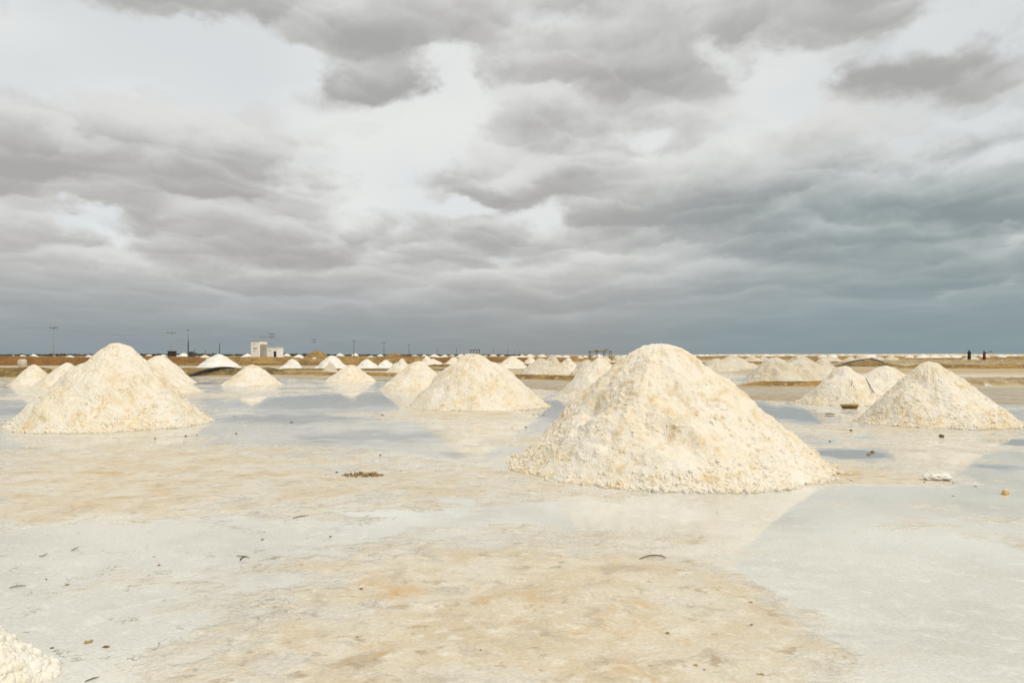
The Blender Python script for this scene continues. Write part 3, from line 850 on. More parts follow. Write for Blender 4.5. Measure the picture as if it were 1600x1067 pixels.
GM = 'salt piles beyond the near bank'
MID = [  # left, right, base, peak x, peak y, material, rounding, label
    (806, 884, 592, 847, 559, 0, .2, 'tan salt pile with a notch, right behind the flat-topped one'),
    (838, 886, 584, 863, 554, 0, .12, 'pointed tan salt pile behind the notched one'),
    (866, 910, 584, 888, 560, 1, .2, 'cream salt pile left of the hidden pile and below the shelter'),
    (884, 950, 593, 917, 562, 0, .25, 'tan salt pile peeking over the pile left of the largest'),
    (775, 822, 576, 802, 556, 1, .2, 'pale salt pile showing past the right shoulder of the flat-topped one'),
    (1088, 1156, 580, 1121, 560, 0, .2, 'tan salt pile showing beside the right shoulder of the largest'),
    (1112, 1178, 575, 1144, 556, 0, .3, 'round-topped tan salt pile right of the largest, above the blue pool'),
    (1160, 1262, 598, 1213, 557.5, 0, .28, 'left one of the joined tan salt piles beyond the right bank'),
    (1186, 1312, 597.5, 1254, 556.5, 0, .25, 'middle one of the joined tan salt piles beyond the right bank'),
    (1244, 1320, 590, 1286, 560, 0, .2, 'right one of the joined tan salt piles beyond the right bank'),
    (1160, 1194, 568, 1175, 556, 0, .3, 'small grey-tan salt pile left of the joined three'),
    (1180, 1206, 567.5, 1192, 557, 0, .3, 'tiny cream salt pile touching the joined three from the left'),
    (1282, 1318, 566.5, 1298, 556.5, 0, .25, 'small grey salt pile over the joined three'),
    (1316, 1344, 565, 1329, 557, 0, .25, 'tiny salt pile left of the right-hand pipe'),
    (1334, 1366, 565.5, 1346, 554, 0, .25, 'small pointed salt pile above the right-hand pipe'),
    (1360, 1386, 565, 1373, 557, 0, .3, 'tiny salt pile just right of the pipe hump'),
    (1378, 1410, 566, 1392, 556, 0, .2, 'small salt pile right of the pipe, left of the broad pile'),
    (1410, 1433, 563.5, 1421, 555, 1, .2, 'small bright salt pile left of the broad pile top'),
    (1440, 1482, 562.5, 1463, 555.5, 1, .3, 'low salt pile behind the top of the broad right pile'),
    (1498, 1536, 566.5, 1517, 556, 0, .3, 'low salt pile behind the person in black'),
    (1522, 1556, 564, 1540, 556, 0, .35, 'low salt pile behind the person in maroon'),
    (1557, 1576, 561.5, 1566, 554.5, 2, .2, 'small white pointed salt pile right of the people'),
    (312, 372, 576, 341, 553, 2, .2, 'white salt pile right above the black pipe'),
    (433, 478, 579, 457, 561, 2, .2, 'white salt pile in line with the black scraps'),
    (494, 543, 578, 520, 556, 2, .28, 'tall white salt pile behind the mirrored one'),
    (500, 530, 585, 517, 566, 0, .2, 'tan salt heap in front of the tall white one'),
    (560, 590, 575, 573, 561, 2, .25, 'white salt pile right of the tall white one'),
    (590, 616, 575, 603, 562.5, 2, .3, 'small white salt pile left of the tan slope'),
    (600, 648, 586, 628, 560, 1, .2, 'tan sided salt pile behind the white one left of centre'),
    (576, 598, 567, 585, 557, 1, .2, 'small cream salt pile under the row of poles'),
    (308, 334, 567, 320, 554.5, 1, .3, 'small salt pile left of the white one above the pipe'),
    (264, 284, 561, 272, 554, 2, .3, 'small white salt pile right of the dark hut'),
    (276, 302, 561, 287, 551.5, 2, .25, 'white salt pile at the foot of the dark steel pole'),
    (382, 412, 567, 391, 559, 1, .3, 'little salt pile in front of the white tower building'),
    (376, 396, 559.5, 387, 552.5, 2, .25, 'white salt pile touching the left of the tower building'),
    (404, 424, 560, 412, 553, 2, .25, 'white salt pile in front of the low white building'),
    (392, 408, 566.5, 399, 560, 1, .3, 'second little salt pile in front of the tower building'),
    (425, 440, 566, 433, 560.5, 1, .25, 'little tan salt pile in front of the low building'),
    (440, 462, 567, 450, 560, 2, .3, 'little white salt pile right of the low building'),
    (463, 480, 565, 471, 558.5, 2, .3, 'little white salt pile left of the sand mound'),
    (484, 500, 565.5, 491, 558.5, 2, .25, 'little pointed salt pile under the sand mound'),
    (524, 540, 558.5, 531, 552, 2, .25, 'tiny white salt pile on the skyline right of the sand mound'),
    (548, 562, 558.5, 555, 552, 2, .3, 'tiny white salt pile at the foot of the thin pole'),
    (440, 456, 558.5, 448, 552.5, 2, .3, 'tiny white salt pile on the skyline left of the sand mound'),
    (654, 682, 574, 667, 556, 1, .2, 'cream salt pile behind the white one left of the flat-topped pile'),
    (664, 694, 573, 677, 561, 1, .25, 'low cream salt pile left of the flat-topped top'),
    (696, 722, 571, 709, 558, 1, .25, 'cream salt pile touching the flat-topped one from behind left'),
    (820, 838, 568, 829, 557, 1, .25, 'small bright salt pile above the notched one'),
    (900, 914, 563, 906, 556, 1, .25, 'small pale salt pile left of the open shelter'),
    (934, 960, 570, 946, 557, 0, .3, 'grey salt pile under the open shelter'),
    (956, 982, 569, 967, 556, 0, .3, 'grey salt pile right of the open shelter'),
    (974, 1002, 566, 988, 556.5, 1, .25, 'cream salt pile left of the top of the largest'),
    (15, 28, 560, 21, 555, 2, .3, 'tiny white salt pile above the woven sack'),
    (102, 118, 560, 109, 555, 2, .3, 'tiny white salt pile at the end of the orange embankment'),
    (206, 226, 562, 213, 554, 2, .3, 'small white salt pile over the big left one'),
]
for k, (xl, xr, yb, xp, yp, m_, w_, lab) in enumerate(MID):
    near_ = yb > 578
    if not near_:
        xl, xr = xl - .13 * (xr - xl), xr + .13 * (xr - xl)
    pile(lab, (xl, xr, yb, xp, yp), (M_SALT_TAN, M_SALT_FAR, M_SALT_WHITE)[m_], 40 if near_ else 20, 110 if near_ else 48, 0, 0, 0, GM, w=w_, seed=100 + 3 * k, rough=1.7, toe=1.0 + .04 * (k % 5))

# rows of tiny white piles along the skyline, nothing tells them apart
random.seed(5)
def row(n, x0, x1, y0, y1, label, group, m_):
    protos = []
    for k in range(n):
        x = x0 + (x1 - x0) * (k + random.uniform(.1, .9)) / n
        yb = random.uniform(y0, y1)
        d = gnd(x, yb).y
        R_ = random.uniform(2.0, 4.4); H_ = min(1.9, R_ * random.uniform(.40, .66))
        c = Vector(((x - W0 / 2) * pxm(d), d, 0))
        if len(protos) < 5:
            p = Pile.__new__(Pile); p.R, p.H, p.c, p.off, p.w, p.toe, p.seed, p.depth, p.rough = 2.0, 1.3, c, 0, .25, 1.05, 300 + k, 1.0, 1.4
            protos.append(p.mesh(10, 26))
        o = link('salt_pile', protos[k % len(protos)], m_, loc=c)
        o.scale = (R_ / 2, R_ / 2, H_ / 1.3); o.rotation_euler.z = random.uniform(0, 6.28)
        tag(o, label, 'salt pile', group)
row(70, 1090, 1620, 557.6, 559.6, 'tiny white salt pile in the long bright row under the right-hand skyline', 'skyline piles on the right', M_SALT_WHITE)
row(30, 640, 1010, 558.2, 561.5, 'tiny pale salt pile in the scattered row below the far line of poles', 'skyline piles in the middle', M_SALT_FAR)
row(22, 20, 640, 558.4, 560.4, 'tiny white salt pile in the sparse row along the left-hand skyline', 'skyline piles on the left', M_SALT_WHITE)

def mound(label, args, m_, seed):
    p = Pile(*args, w=.55, toe=1.0, seed=seed)
    tag(link('sand_mound', p.mesh(16, 40), m_, loc=p.c), label, 'mound')
mound('ochre sand mound on the skyline below the double-arm pole', (470, 516, 560.5, 496, 548), M_SOIL_OCHRE, 201)
mound('low ochre sand mound on the skyline left of the flat-topped pile', (594, 638, 560.5, 616, 552), M_SOIL_OCHRE, 203)
mound('dark earth mound carrying the right-hand black pipe', (1325, 1402, 573, 1358, 562.6), M_SOIL_OCHRE, 205)

# ---------------------------------------------------------------- poles and wires
def utility_pole(x, ytop, dist, label, arms=1, mat_=None, rad=.17, armw=2.2, base=0.0, group='utility poles'):
    t = atd(x, ytop, dist)
    H_ = t.z
    e = empty('utility_pole', (t.x, t.y, base), random.uniform(-.15, .15))
    H_ -= base
    MB().tube([(0, 0, -.3), (0, 0, H_ * .5), (0, 0, H_)], [rad, rad * .85, rad * .68], 8).build('pole', mat_ or M_CONC, e, smooth=True)
    for k in range(arms):
        z = H_ - .25 - .9 * k
        a = MB().box((0, -rad - .04, z), (armw, .12, .14)).build('crossarm', M_TIMBER, e)
        for s_ in (-.46, .46, .18):
            MB().tube([(s_ * armw, -rad - .04, z + .07), (s_ * armw, -rad - .04, z + .20), (s_ * armw, -rad - .04, z + .30)], [.05, .07, .04], 6).build('insulator', M_DARKSTEEL, a)
    tag(e, label, 'utility pole', group)
    return Vector((t.x, t.y, base + H_ + .05))
POLES = [
    (84, 511, 190, 'pale utility pole with crossarm on the orange embankment, far left', 1),
    (268, 519, 226, 'utility pole with wide crossarm standing over the dark hut', 1),
    (425, 521, 240, 'utility pole with transformer arm behind the low white building', 2),
    (491, 530, 322, 'faded utility pole with two crossarms over the sand mound', 2),
    (553, 532, 350, 'slim dark utility pole between the two sand mounds', 1),
    (600, 535, 400, 'slim utility pole left above the low sand mound', 1),
    (639, 537.5, 455, 'slim utility pole right of the low sand mound', 1),
    (683, 545.5, 420, 'short dark pole left of the flat-topped pile', 0),
]
tops = []
for (x, y, d, lab, arms) in POLES:
    tops.append(utility_pole(x, y, d, lab, arms, M_TIMBER if 540 < x < 700 else M_CONC, .12 + .00017 * d, 2.6 if x == 268 else 1.4 + d * .0017))
utility_pole(412, 526, 300, 'faint thin pole behind the white tower building', 1, M_CONC, .16, 3.0)
utility_pole(343, 536.5, 260, 'plain dark pole above the white pile over the black pipe', 0, M_DARKSTEEL, .16)
utility_pole(321, 547, 330, 'short thin stake on the skyline left of the plain dark pole', 0, M_DARKSTEEL, .16)
utility_pole(304, 546, 330, 'short thin stake right of the dark steel pole', 0, M_DARKSTEEL, .16)
e = empty('steel_pole', atd(294, 555, 215) * Vector((1, 1, 0)) if False else Vector((atd(294, 555, 215).x, 215, 0)))
hp = atd(294, 516, 215).z
MB().tube([(0, 0, -.2), (0, 0, hp * .62)], .17, 8).build('lower_shaft', M_DARKSTEEL, e, smooth=True)
MB().tube([(0, 0, hp * .62), (0, 0, hp)], .10, 8).build('upper_shaft', M_CONC, e, smooth=True)
MB().box((0, 0, hp + .04), (.35, .35, .10)).build('cap', M_DARKSTEEL, e)
tag(e, 'tall bare dark steel pole with pale tip beside the small grey box', 'pole')
for k, (x, y) in enumerate(((713, 543), (771, 546), (783, 549.5), (793.5, 546.2), (804, 549.3), (812, 547.3), (819.5, 549.8), (827.5, 548), (834, 549.4), (839.5, 549.2), (845.5, 548.8), (854, 550.4), (862, 550), (869, 550.4), (875, 550.2), (881, 550.8))):
    utility_pole(x, y, 6.6 * FPX / (HZN - y) * 1.0, 'tiny dark pole in the far line of poles above the middle of the skyline', 1, M_DARKSTEEL, .22 + .0002 * k, 1.6, group='far line of poles')
tops = [Vector((-190, 175, tops[0].z))] + tops[:-1]
for k in range(len(tops) - 1):
    a, b = tops[k], tops[k + 1]
    pts_ = [a.lerp(b, i / 14) - Vector((0, 0, 1.4 * (1 - (2 * i / 14 - 1) ** 2))) for i in range(15)]
    tag(MB().tube(pts_, .009, 4).build('overhead_wire', M_DARKSTEEL), ('thin overhead wire leaving the far left pole towards the left', 'thin overhead wire between the far left pole and the one at the hut', 'thin overhead wire between the hut pole and the building pole',
        'thin overhead wire between the building pole and the double-arm pole', 'thin overhead wire between the double-arm pole and the slim dark one', 'thin overhead wire between the slim poles above the mounds', 'thin overhead wire to the slim pole right of the mound')[k], 'wire', 'overhead wires')

# ---------------------------------------------------------------- buildings and shelters
D_ = 170.0
def X_(px, d=D_): return (px - W0 / 2) * pxm(d)
def Z_(py, d=D_): return CAMH - (py - HZN) * pxm(d)
e = empty('tower_building', (X_(402), D_ + 1.2, 0), R(-24))
zt = Z_(533.5)
MB().box((0, 0, zt / 2), (2.35, 2.5, zt)).build('wall', M_WHITEWALL, e)
MB().box((0, 0, zt + .06), (2.5, 2.65, .12)).build('roof_slab', M_GREYWALL, e)
MB().box((1.178, .1, zt * .47), (.012, 2.2, zt * .8)).build('side_shade_panel', M_GREYWALL, e)  # thin dark sheet: the shade of the tower's right side put into colour
let = MB()
for i in range(4): let.box((-.42 + .26 * i, -1.256, zt * .66), (.19, .012, .26))
for i in range(2): let.box((-.34 + .3 * i, -1.256, zt * .54), (.12, .012, .22))
let.build('painted_lettering', M_PAINT, e)
MB().box((-.35, -1.27, zt * .88), (.4, .04, .10)).build('vent', M_GREYWALL, e)
tag(e, 'white tower-like building with faded dark lettering on the skyline', 'building')
e = empty('pump_house', (X_(425.5, 174), 175.6, 0), R(-10))
zt = Z_(543.5, 174)
MB().box((0, 0, zt / 2), (3.0, 2.6, zt)).build('wall', M_WHITEWALL, e)
MB().box((0, 0, zt + .05), (3.15, 2.75, .10)).build('roof_slab', M_WHITEWALL, e)
MB().box((.80, -1.308, zt * .50), (.62, .02, zt * .52)).build('door', M_DARK, e)
MB().box((1.22, -1.31, zt * .62), (.10, .03, zt * .5)).build('pilaster', M_WHITEWALL, e)
let = MB()
for i in range(3): let.box((-.75 + .22 * i, -1.306, zt * .80), (.15, .012, .12))
let.build('painted_lettering', M_PAINT, e)
tag(e, 'low white building with a dark doorway right of the tower building', 'building')
e = empty('dark_hut', (X_(269, 205), 205, 0), R(8))
zt = Z_(549, 205)
MB().box((0, 0, zt / 2), (1.8, 1.6, zt)).build('wall', plain('hut_boards', (.045, .025, .018), .3, .85, 3.0), e)
MB().box((0, 0, zt + .05), (2.0, 1.9, .1)).build('roof', M_DARKSTEEL, e)
MB().box((-.2, -.81, zt * .42), (.6, .03, zt * .7)).build('door', M_DARK, e)
tag(e, 'small dark hut at the foot of the wide-arm utility pole', 'hut')
e = empty('meter_box', (X_(299, 208), 208, 0), 0)
zt = Z_(549.5, 208)
MB().box((0, 0, zt / 2), (1.0, .8, zt)).build('body', M_DARKSTEEL, e)
MB().box((0, 0, zt + .06), (1.15, .95, .12)).build('lid', M_CONC, e)
tag(e, 'small grey box right beside the tall dark steel pole', 'box')

def shelter(x0, x1, ytop, d, label, roof):
    e = empty('open_shelter', (X_((x0 + x1) / 2, d), d, 0), 0)
    wd = (x1 - x0) * pxm(d); zt = Z_(ytop, d)
    for sx in (-.5, -.16, .2, .5):
        for sy in (0, 2.6):
            MB().tube([(sx * wd, sy, -.1), (sx * wd + .04, sy, zt)], .07, 6).build('post', M_TIMBER, e)
    for sy in (0, 2.6):
        MB().tube([(-.55 * wd, sy, zt - .05), (.55 * wd, sy, zt + .02)], .07, 6).build('beam', M_TIMBER, e)
    for sx in (-.5, -.16, .2, .5):
        MB().tube([(sx * wd, -.3, zt + .08), (sx * wd, 2.9, zt + .08)], .05, 6).build('rafter', M_TIMBER, e)
    if roof:
        m_ = MB(); random.seed(3)
        for k in range(26):
            m_.box((random.uniform(-.30, .24) * wd, random.uniform(.2, 2.4), zt + .15 + random.uniform(0, .12)), (random.uniform(.6, 1.3), random.uniform(.5, 1.0), .09), random.uniform(-.4, .4))
        m_.build('thatch_roof', M_THATCH, e)
        MB().tube([(.28 * wd, 1, zt), (.30 * wd, 1, zt + .42)], .05, 6).build('post_stub', M_TIMBER, e)
        MB().box((.30 * wd, 1, zt + .42), (.95, .1, .12)).build('ridge_board', M_TIMBER, e)
    tag(e, label, 'shelter')
shelter(922.5, 955, 549.2, 150, 'open pole shelter with a ragged thatch roof left of the largest pile', True)
shelter(735, 748.5, 546.5, 200, 'small bare pole frame shelter peeking over the flat-topped pile', False)

# ---------------------------------------------------------------- pipes, sack, tray, handles
def pipe(label, pts_, rad, name='black_pipe'):
    P = [Vector(p) for p in pts_]
    out = []
    for i in range(len(P) - 1):
        p0, p1, p2, p3 = P[max(i - 1, 0)], P[i], P[i + 1], P[min(i + 2, len(P) - 1)]
        for k in range(8):
            t = k / 8
            out.append(.5 * ((2 * p1) + (p2 - p0) * t + (2 * p0 - 5 * p1 + 4 * p2 - p3) * t * t + (3 * p1 - p0 - 3 * p2 + p3) * t ** 3))
    out.append(P[-1])
    return tag(MB().tube(out, rad, 10).build(name, M_BLACK, smooth=True), label, 'pipe')
pipe('thick black pipe arching over the olive bank on the left', [atd(296, 587.5, 55.5), atd(307, 583.5, 55.8), atd(322, 579, 56.5), atd(340, 575.6, 57.5), atd(356, 575.2, 58.5), atd(370, 576.6, 59.5), atd(380, 577.2, 61)], .115)
pipe('black pipe humped over the dark mound on the right', [atd(1296, 572.5, 102), atd(1312, 570, 103.5), atd(1332, 565.2, 105), atd(1346, 562.4, 106), atd(1358, 561.2, 107), atd(1370, 562.6, 107), atd(1382, 567.5, 105), atd(1392, 571.5, 104)], .085)
pipe('thin black hose lying along the flat left of the mirrored pile', [atd(398, 581.2, 74), atd(430, 578.7, 76), atd(456, 578.4, 77), atd(478, 578.2, 77)], .07)

e = empty('woven_sack', gnd(35, 576.5))
e.scale = (.9, .9, .9)
rings = [((.06, 0, 0), .26, .24), ((.03, 0, .10), .36, .32), ((.0, 0, .35), .44, .38), ((-.03, 0, .75), .47, .40), ((-.02, 0, 1.02), .46, .38), ((.0, 0, 1.16), .38, .30), ((.02, 0, 1.22), .20, .14)]
MB().loft(rings, sq=.42).build('body', M_BAG, e, smooth=True)
for s_ in (-1, 1):
    MB().tube([(s_ * .28, 0, 1.08), (s_ * .34, 0, 1.26), (s_ * .16, 0, 1.30), (s_ * .10, 0, 1.16)], .025, 6).build('strap', M_BAG, e, smooth=True)
tag(e, 'bulky pale woven sack standing in front of the orange embankment', 'sack')

def tray(x, y, wpx, label):
    c = gnd(x, y)
    e = empty('shallow_tray', c, R(6))
    w = wpx * pxm(c.y) / 2
    e.rotation_euler.x = R(-7)
    out_ = [((0, 0, .0), w * .78, w * .5), ((0, 0, .01), w * .82, w * .55), ((0, 0, .04), w * .90, w * .62), ((0, 0, .075), w * .97, w * .66)]
    MB().loft(out_).build('bowl', M_TRAYSHADE, e, smooth=True)
    rim = [((0, 0, .07), w * .98, w * .67), ((0, 0, .09), w * 1.03, w * .70), ((0, 0, .125), w * 1.03, w * .70), ((0, 0, .13), w * .96, w * .65)]
    MB().loft(rim).build('rim', M_TRAY, e, smooth=True)
    tag(e, label, 'tray')
tray(1328, 638.2, 28, 'shallow yellow-brown tray at the foot of the salt pile on the right')
def bar(label, a, b, r, m_, cat, name):
    tag(MB().tube([a, a.lerp(b, .5) + Vector((0, 0, r * .5)), b], r, 7).build(name, m_, smooth=True), label, cat)
TP = Pile(1246, 1400, 634.5, 1322, 573)
def on_tray_pile(x, y, gap):
    d = TP.c.y - TP.R
    for _ in range(40):                                       # step back until the line of sight meets the pile's flank
        p = atd(x, y, d)
        r = math.hypot(p.x - TP.c.x - TP.off * .6, p.y - TP.c.y) / TP.R
        if p.z <= TP.H * float(profile(np.array([min(r, 1.0)]), .22, 1.05)[0]) + .06:
            break
        d += .05
    return atd(x, y, d - gap)
bar('long thin grey handle leaning on the tray pile, right of its peak', on_tray_pile(1353.5, 592, .08), on_tray_pile(1365.5, 613.5, .08), .016, M_GREYSTICK, 'handle', 'tool_handle')
bar('short grey stick poking from the tray pile below its peak', on_tray_pile(1331.5, 594, .1), on_tray_pile(1330.2, 603, .04), .013, M_GREYSTICK, 'stick', 'stick')

# ---------------------------------------------------------------- people far off on the bank
def person(x, yfeet, yhead, dist, label, cloth, name, arm_l, arm_r, lean=0.0):
    base = atd(x, yfeet, dist)
    Hh = atd(x, yhead, dist).z - base.z
    k = Hh / 1.65
    e = empty('person', base)
    joints = {'pelvis': (0, 0, .92, .135), 'chest': (lean, 0, 1.22, .145), 'neck': (lean, 0, 1.40, .055), 'head': (lean * 1.2, -.01, 1.50, .085), 'crown': (lean * 1.2, -.01, 1.60, .075),
              'hl': (-.09, 0, .88, .10), 'kl': (-.11, -.06, .48, .07), 'al': (-.11, .03, .08, .045), 'fl': (-.12, -.13, .03, .04),
              'hr': (.09, 0, .88, .10), 'kr': (.10, .05, .48, .07), 'ar': (.11, .10, .08, .045), 'fr': (.12, -.06, .03, .04),
              'sl': (-.18 + lean, 0, 1.33, .06), 'el': arm_l[0], 'wl': arm_l[1], 'pl': arm_l[2], 'sr': (.18 + lean, 0, 1.33, .06), 'er': arm_r[0], 'wr': arm_r[1], 'pr': arm_r[2]}
    names = list(joints)
    E_ = [('pelvis', 'chest'), ('chest', 'neck'), ('neck', 'head'), ('head', 'crown'), ('pelvis', 'hl'), ('hl', 'kl'), ('kl', 'al'), ('al', 'fl'), ('pelvis', 'hr'), ('hr', 'kr'), ('kr', 'ar'), ('ar', 'fr'),
          ('chest', 'sl'), ('sl', 'el'), ('el', 'wl'), ('wl', 'pl'), ('chest', 'sr'), ('sr', 'er'), ('er', 'wr'), ('wr', 'pr')]
    me = bpy.data.meshes.new('body')
    me.from_pydata([tuple(q * k for q in joints[n][:3]) for n in names], [(names.index(a), names.index(b)) for a, b in E_], [])
    body = link('body', me, M_SKIN, e, smooth=False)
    body.modifiers.new('skin', 'SKIN').use_smooth_shade = True
    body.modifiers.new('sub', 'SUBSURF').levels = 1
    for i, n in enumerate(names):
        sv = me.skin_vertices[0].data[i]
        sv.radius = (joints[n][3] * k,) * 2
        sv.use_root = n == 'pelvis'
    dr = [((lean, 0, 1.41), .10, .08), ((lean, 0, 1.34), .215, .135), ((lean * .8, 0, 1.15), .205, .16), ((lean * .4, 0, .98), .20, .16), ((0, 0, .80), .245, .20), ((0, 0, .50), .265, .22), ((0, .02, .22), .275, .24), ((0, .02, .16), .26, .23)]
    MB().loft([((c[0] * k, c[1] * k, c[2] * k), a * k, b * k) for c, a, b in reversed(dr)]).build('dress', cloth, e, smooth=True)
    for s_, arm, sh in ((-1, arm_l, (-.17 + lean, 0, 1.35)), (1, arm_r, (.17 + lean, 0, 1.35))):
        MB().tube([tuple(q * k for q in sh), tuple(q * k for q in arm[0][:3]), tuple(q * k for q in Vector(arm[0][:3]).lerp(Vector(arm[1][:3]), .6))], [.085 * k, .075 * k, .06 * k], 8).build('sleeve', cloth, e, smooth=True)
    MB().loft([((lean * 1.2 * k, .015 * k, z * k), r * k, r * 1.1 * k) for z, r in ((1.40, .07), (1.47, .105), (1.55, .118), (1.62, .10), (1.665, .05))]).build('headscarf' if name else 'hair', cloth if name else M_HAIR, e, smooth=True)
    tag(e, label, 'person', 'people walking on the bank')
    return e, k
p1, k1 = person(1514.5, 562.8, 547, 121, 'person in a long black dress holding a stick out to the left', M_BLACKCLOTH, '', ((-.30, -.04, 1.10, .05), (-.42, -.12, 1.06, .035), (-.49, -.14, 1.06, .035)), ((.26, -.02, 1.08, .05), (.22, -.16, .98, .035), (.18, -.21, .98, .035)))
c = p1.location
tag(MB().tube([c + Vector((-.30, -.15, 1.06 * k1)), c + Vector((-.62, -.15, 1.12 * k1)), c + Vector((-.95, -.15, 1.04 * k1))], .02, 6).build('stick', M_STICK), 'short stick held out by the person in black', 'stick')
p2, k2 = person(1538, 563, 548, 123, 'person in a long maroon dress carrying a tool on the shoulder', M_REDCLOTH, 'scarf', ((-.26, -.05, 1.12, .05), (-.20, -.18, 1.22, .035), (-.16, -.21, 1.24, .035)), ((.28, -.06, 1.20, .05), (.30, -.15, 1.38, .035), (.30, -.16, 1.44, .035)))
c = p2.location
e = empty('shovel', c + Vector((.30, -.18, 1.43 * k2)))
MB().tube([(-.35, 0, -.06), (.55, .05, .05)], .022, 6).build('handle', M_STICK, e)
MB().box((.72, .06, .07), (.36, .05, .13)).build('blade', M_DARKSTEEL, e)
tag(e, 'shovel carried on the shoulder of the person in maroon', 'shovel')

# ---------------------------------------------------------------- small things lying on the pan
def clod_mesh(seed, sub=2, sx=1, sy=1, sz=.7, amp=.5):
    V, F_ = ico(sub + 1)
    r = np.clip(1 + 1.7 * amp * fbm(V * 1.5 + seed * 3.3, 3, .65, seed), .25, 2)
    V = V * np.array([1.0, .55 + .45 * ((seed * 37) % 10) / 10, 1.0])
    return V * r[:, None] * np.array([sx, sy, sz]), F_
def clod(x, y, wpx, m_, label, cat='stone', name='stone', sx=1., sz=.7, seed=1, amp=.5, group=None, parent=None):
    c = gnd(x, y)
    r = wpx * pxm(c.y) / 2 * .74
    V, F_ = clod_mesh(seed, 2, sx, 1.0, sz, amp)
    o = link(name, mesh_np(name, V * r, F_), m_, parent, loc=c + Vector((0, r * .6, r * sz * .55)))
    if label:
        tag(o, label, cat, group)
    return o
def twig(pts_, r, label, m_=None, cat='twig', name='twig'):
    P = [gnd(x, y) + Vector((0, 0, r * pxm(gnd(x, y).y) + lift)) for x, y, lift in pts_]
    rr = r * .8 * pxm(P[0].y)
    tag(MB().tube(P, [rr * .6] + [rr] * (len(P) - 2) + [rr * .45], 7).build(name, m_ or M_STICK, smooth=True), label, cat)

clod(1473, 683, 11, M_ROCK, 'dark brown stone lying in front of the broad right pile', seed=2)
clod(1358, 711, 7, M_CLAY, 'front one of two small brown clods right of the largest pile', 'clod', 'clod', seed=3)
clod(1364, 707.5, 8, M_CLAY, 'back one of two small brown clods right of the largest pile', 'clod', 'clod', seed=4)
clod(1573, 773, 15, M_OCHRE, 'round ochre-yellow lump near the right frame edge', 'clod', 'clod', sz=.8, seed=5, amp=.3)
clod(1330, 673.5, 6, M_ROCK, 'small dark stone between the tray and the largest pile', seed=6)
clod(1297, 690, 4, M_ROCK, 'tiny dark stone right of the largest pile flank', seed=7)
c = gnd(1465, 750)
e = empty('salt_slab', c)
for k, (ax, w_) in enumerate(((-.26, .10), (-.17, .13), (-.07, .14), (.03, .12), (.12, .14), (.21, .11))):
    V, F_ = clod_mesh(60 + k, 2, 1.1, .9, .5, .45)
    link('salt_lump', mesh_np('salt_lump', V * w_ * .8 * pxm(c.y) * 100, F_), M_SALT_WHITE, e, loc=(ax * pxm(c.y) * 100 * .55, .02 * (k % 2), .035))
tag(e, 'flat white chunk of salt lying in the shallow water on the right', 'salt chunk')


# lumps that rolled off the largest pile
for k, (x, y, w, lab) in enumerate(((1315, 741, 12, 'salt lump rolled off the largest pile, nearest to its right foot'), (1330, 742, 8, 'salt lump rolled off the largest pile, farthest to the right'), (1331, 751, 7, 'small salt lump in front of the others right of the largest pile'),
                                    (852, 655, 0, ''))):
    if w:
        clod(x, y, w, M_SALT, lab, 'salt lump', 'salt_lump', seed=20 + k, sz=.8)

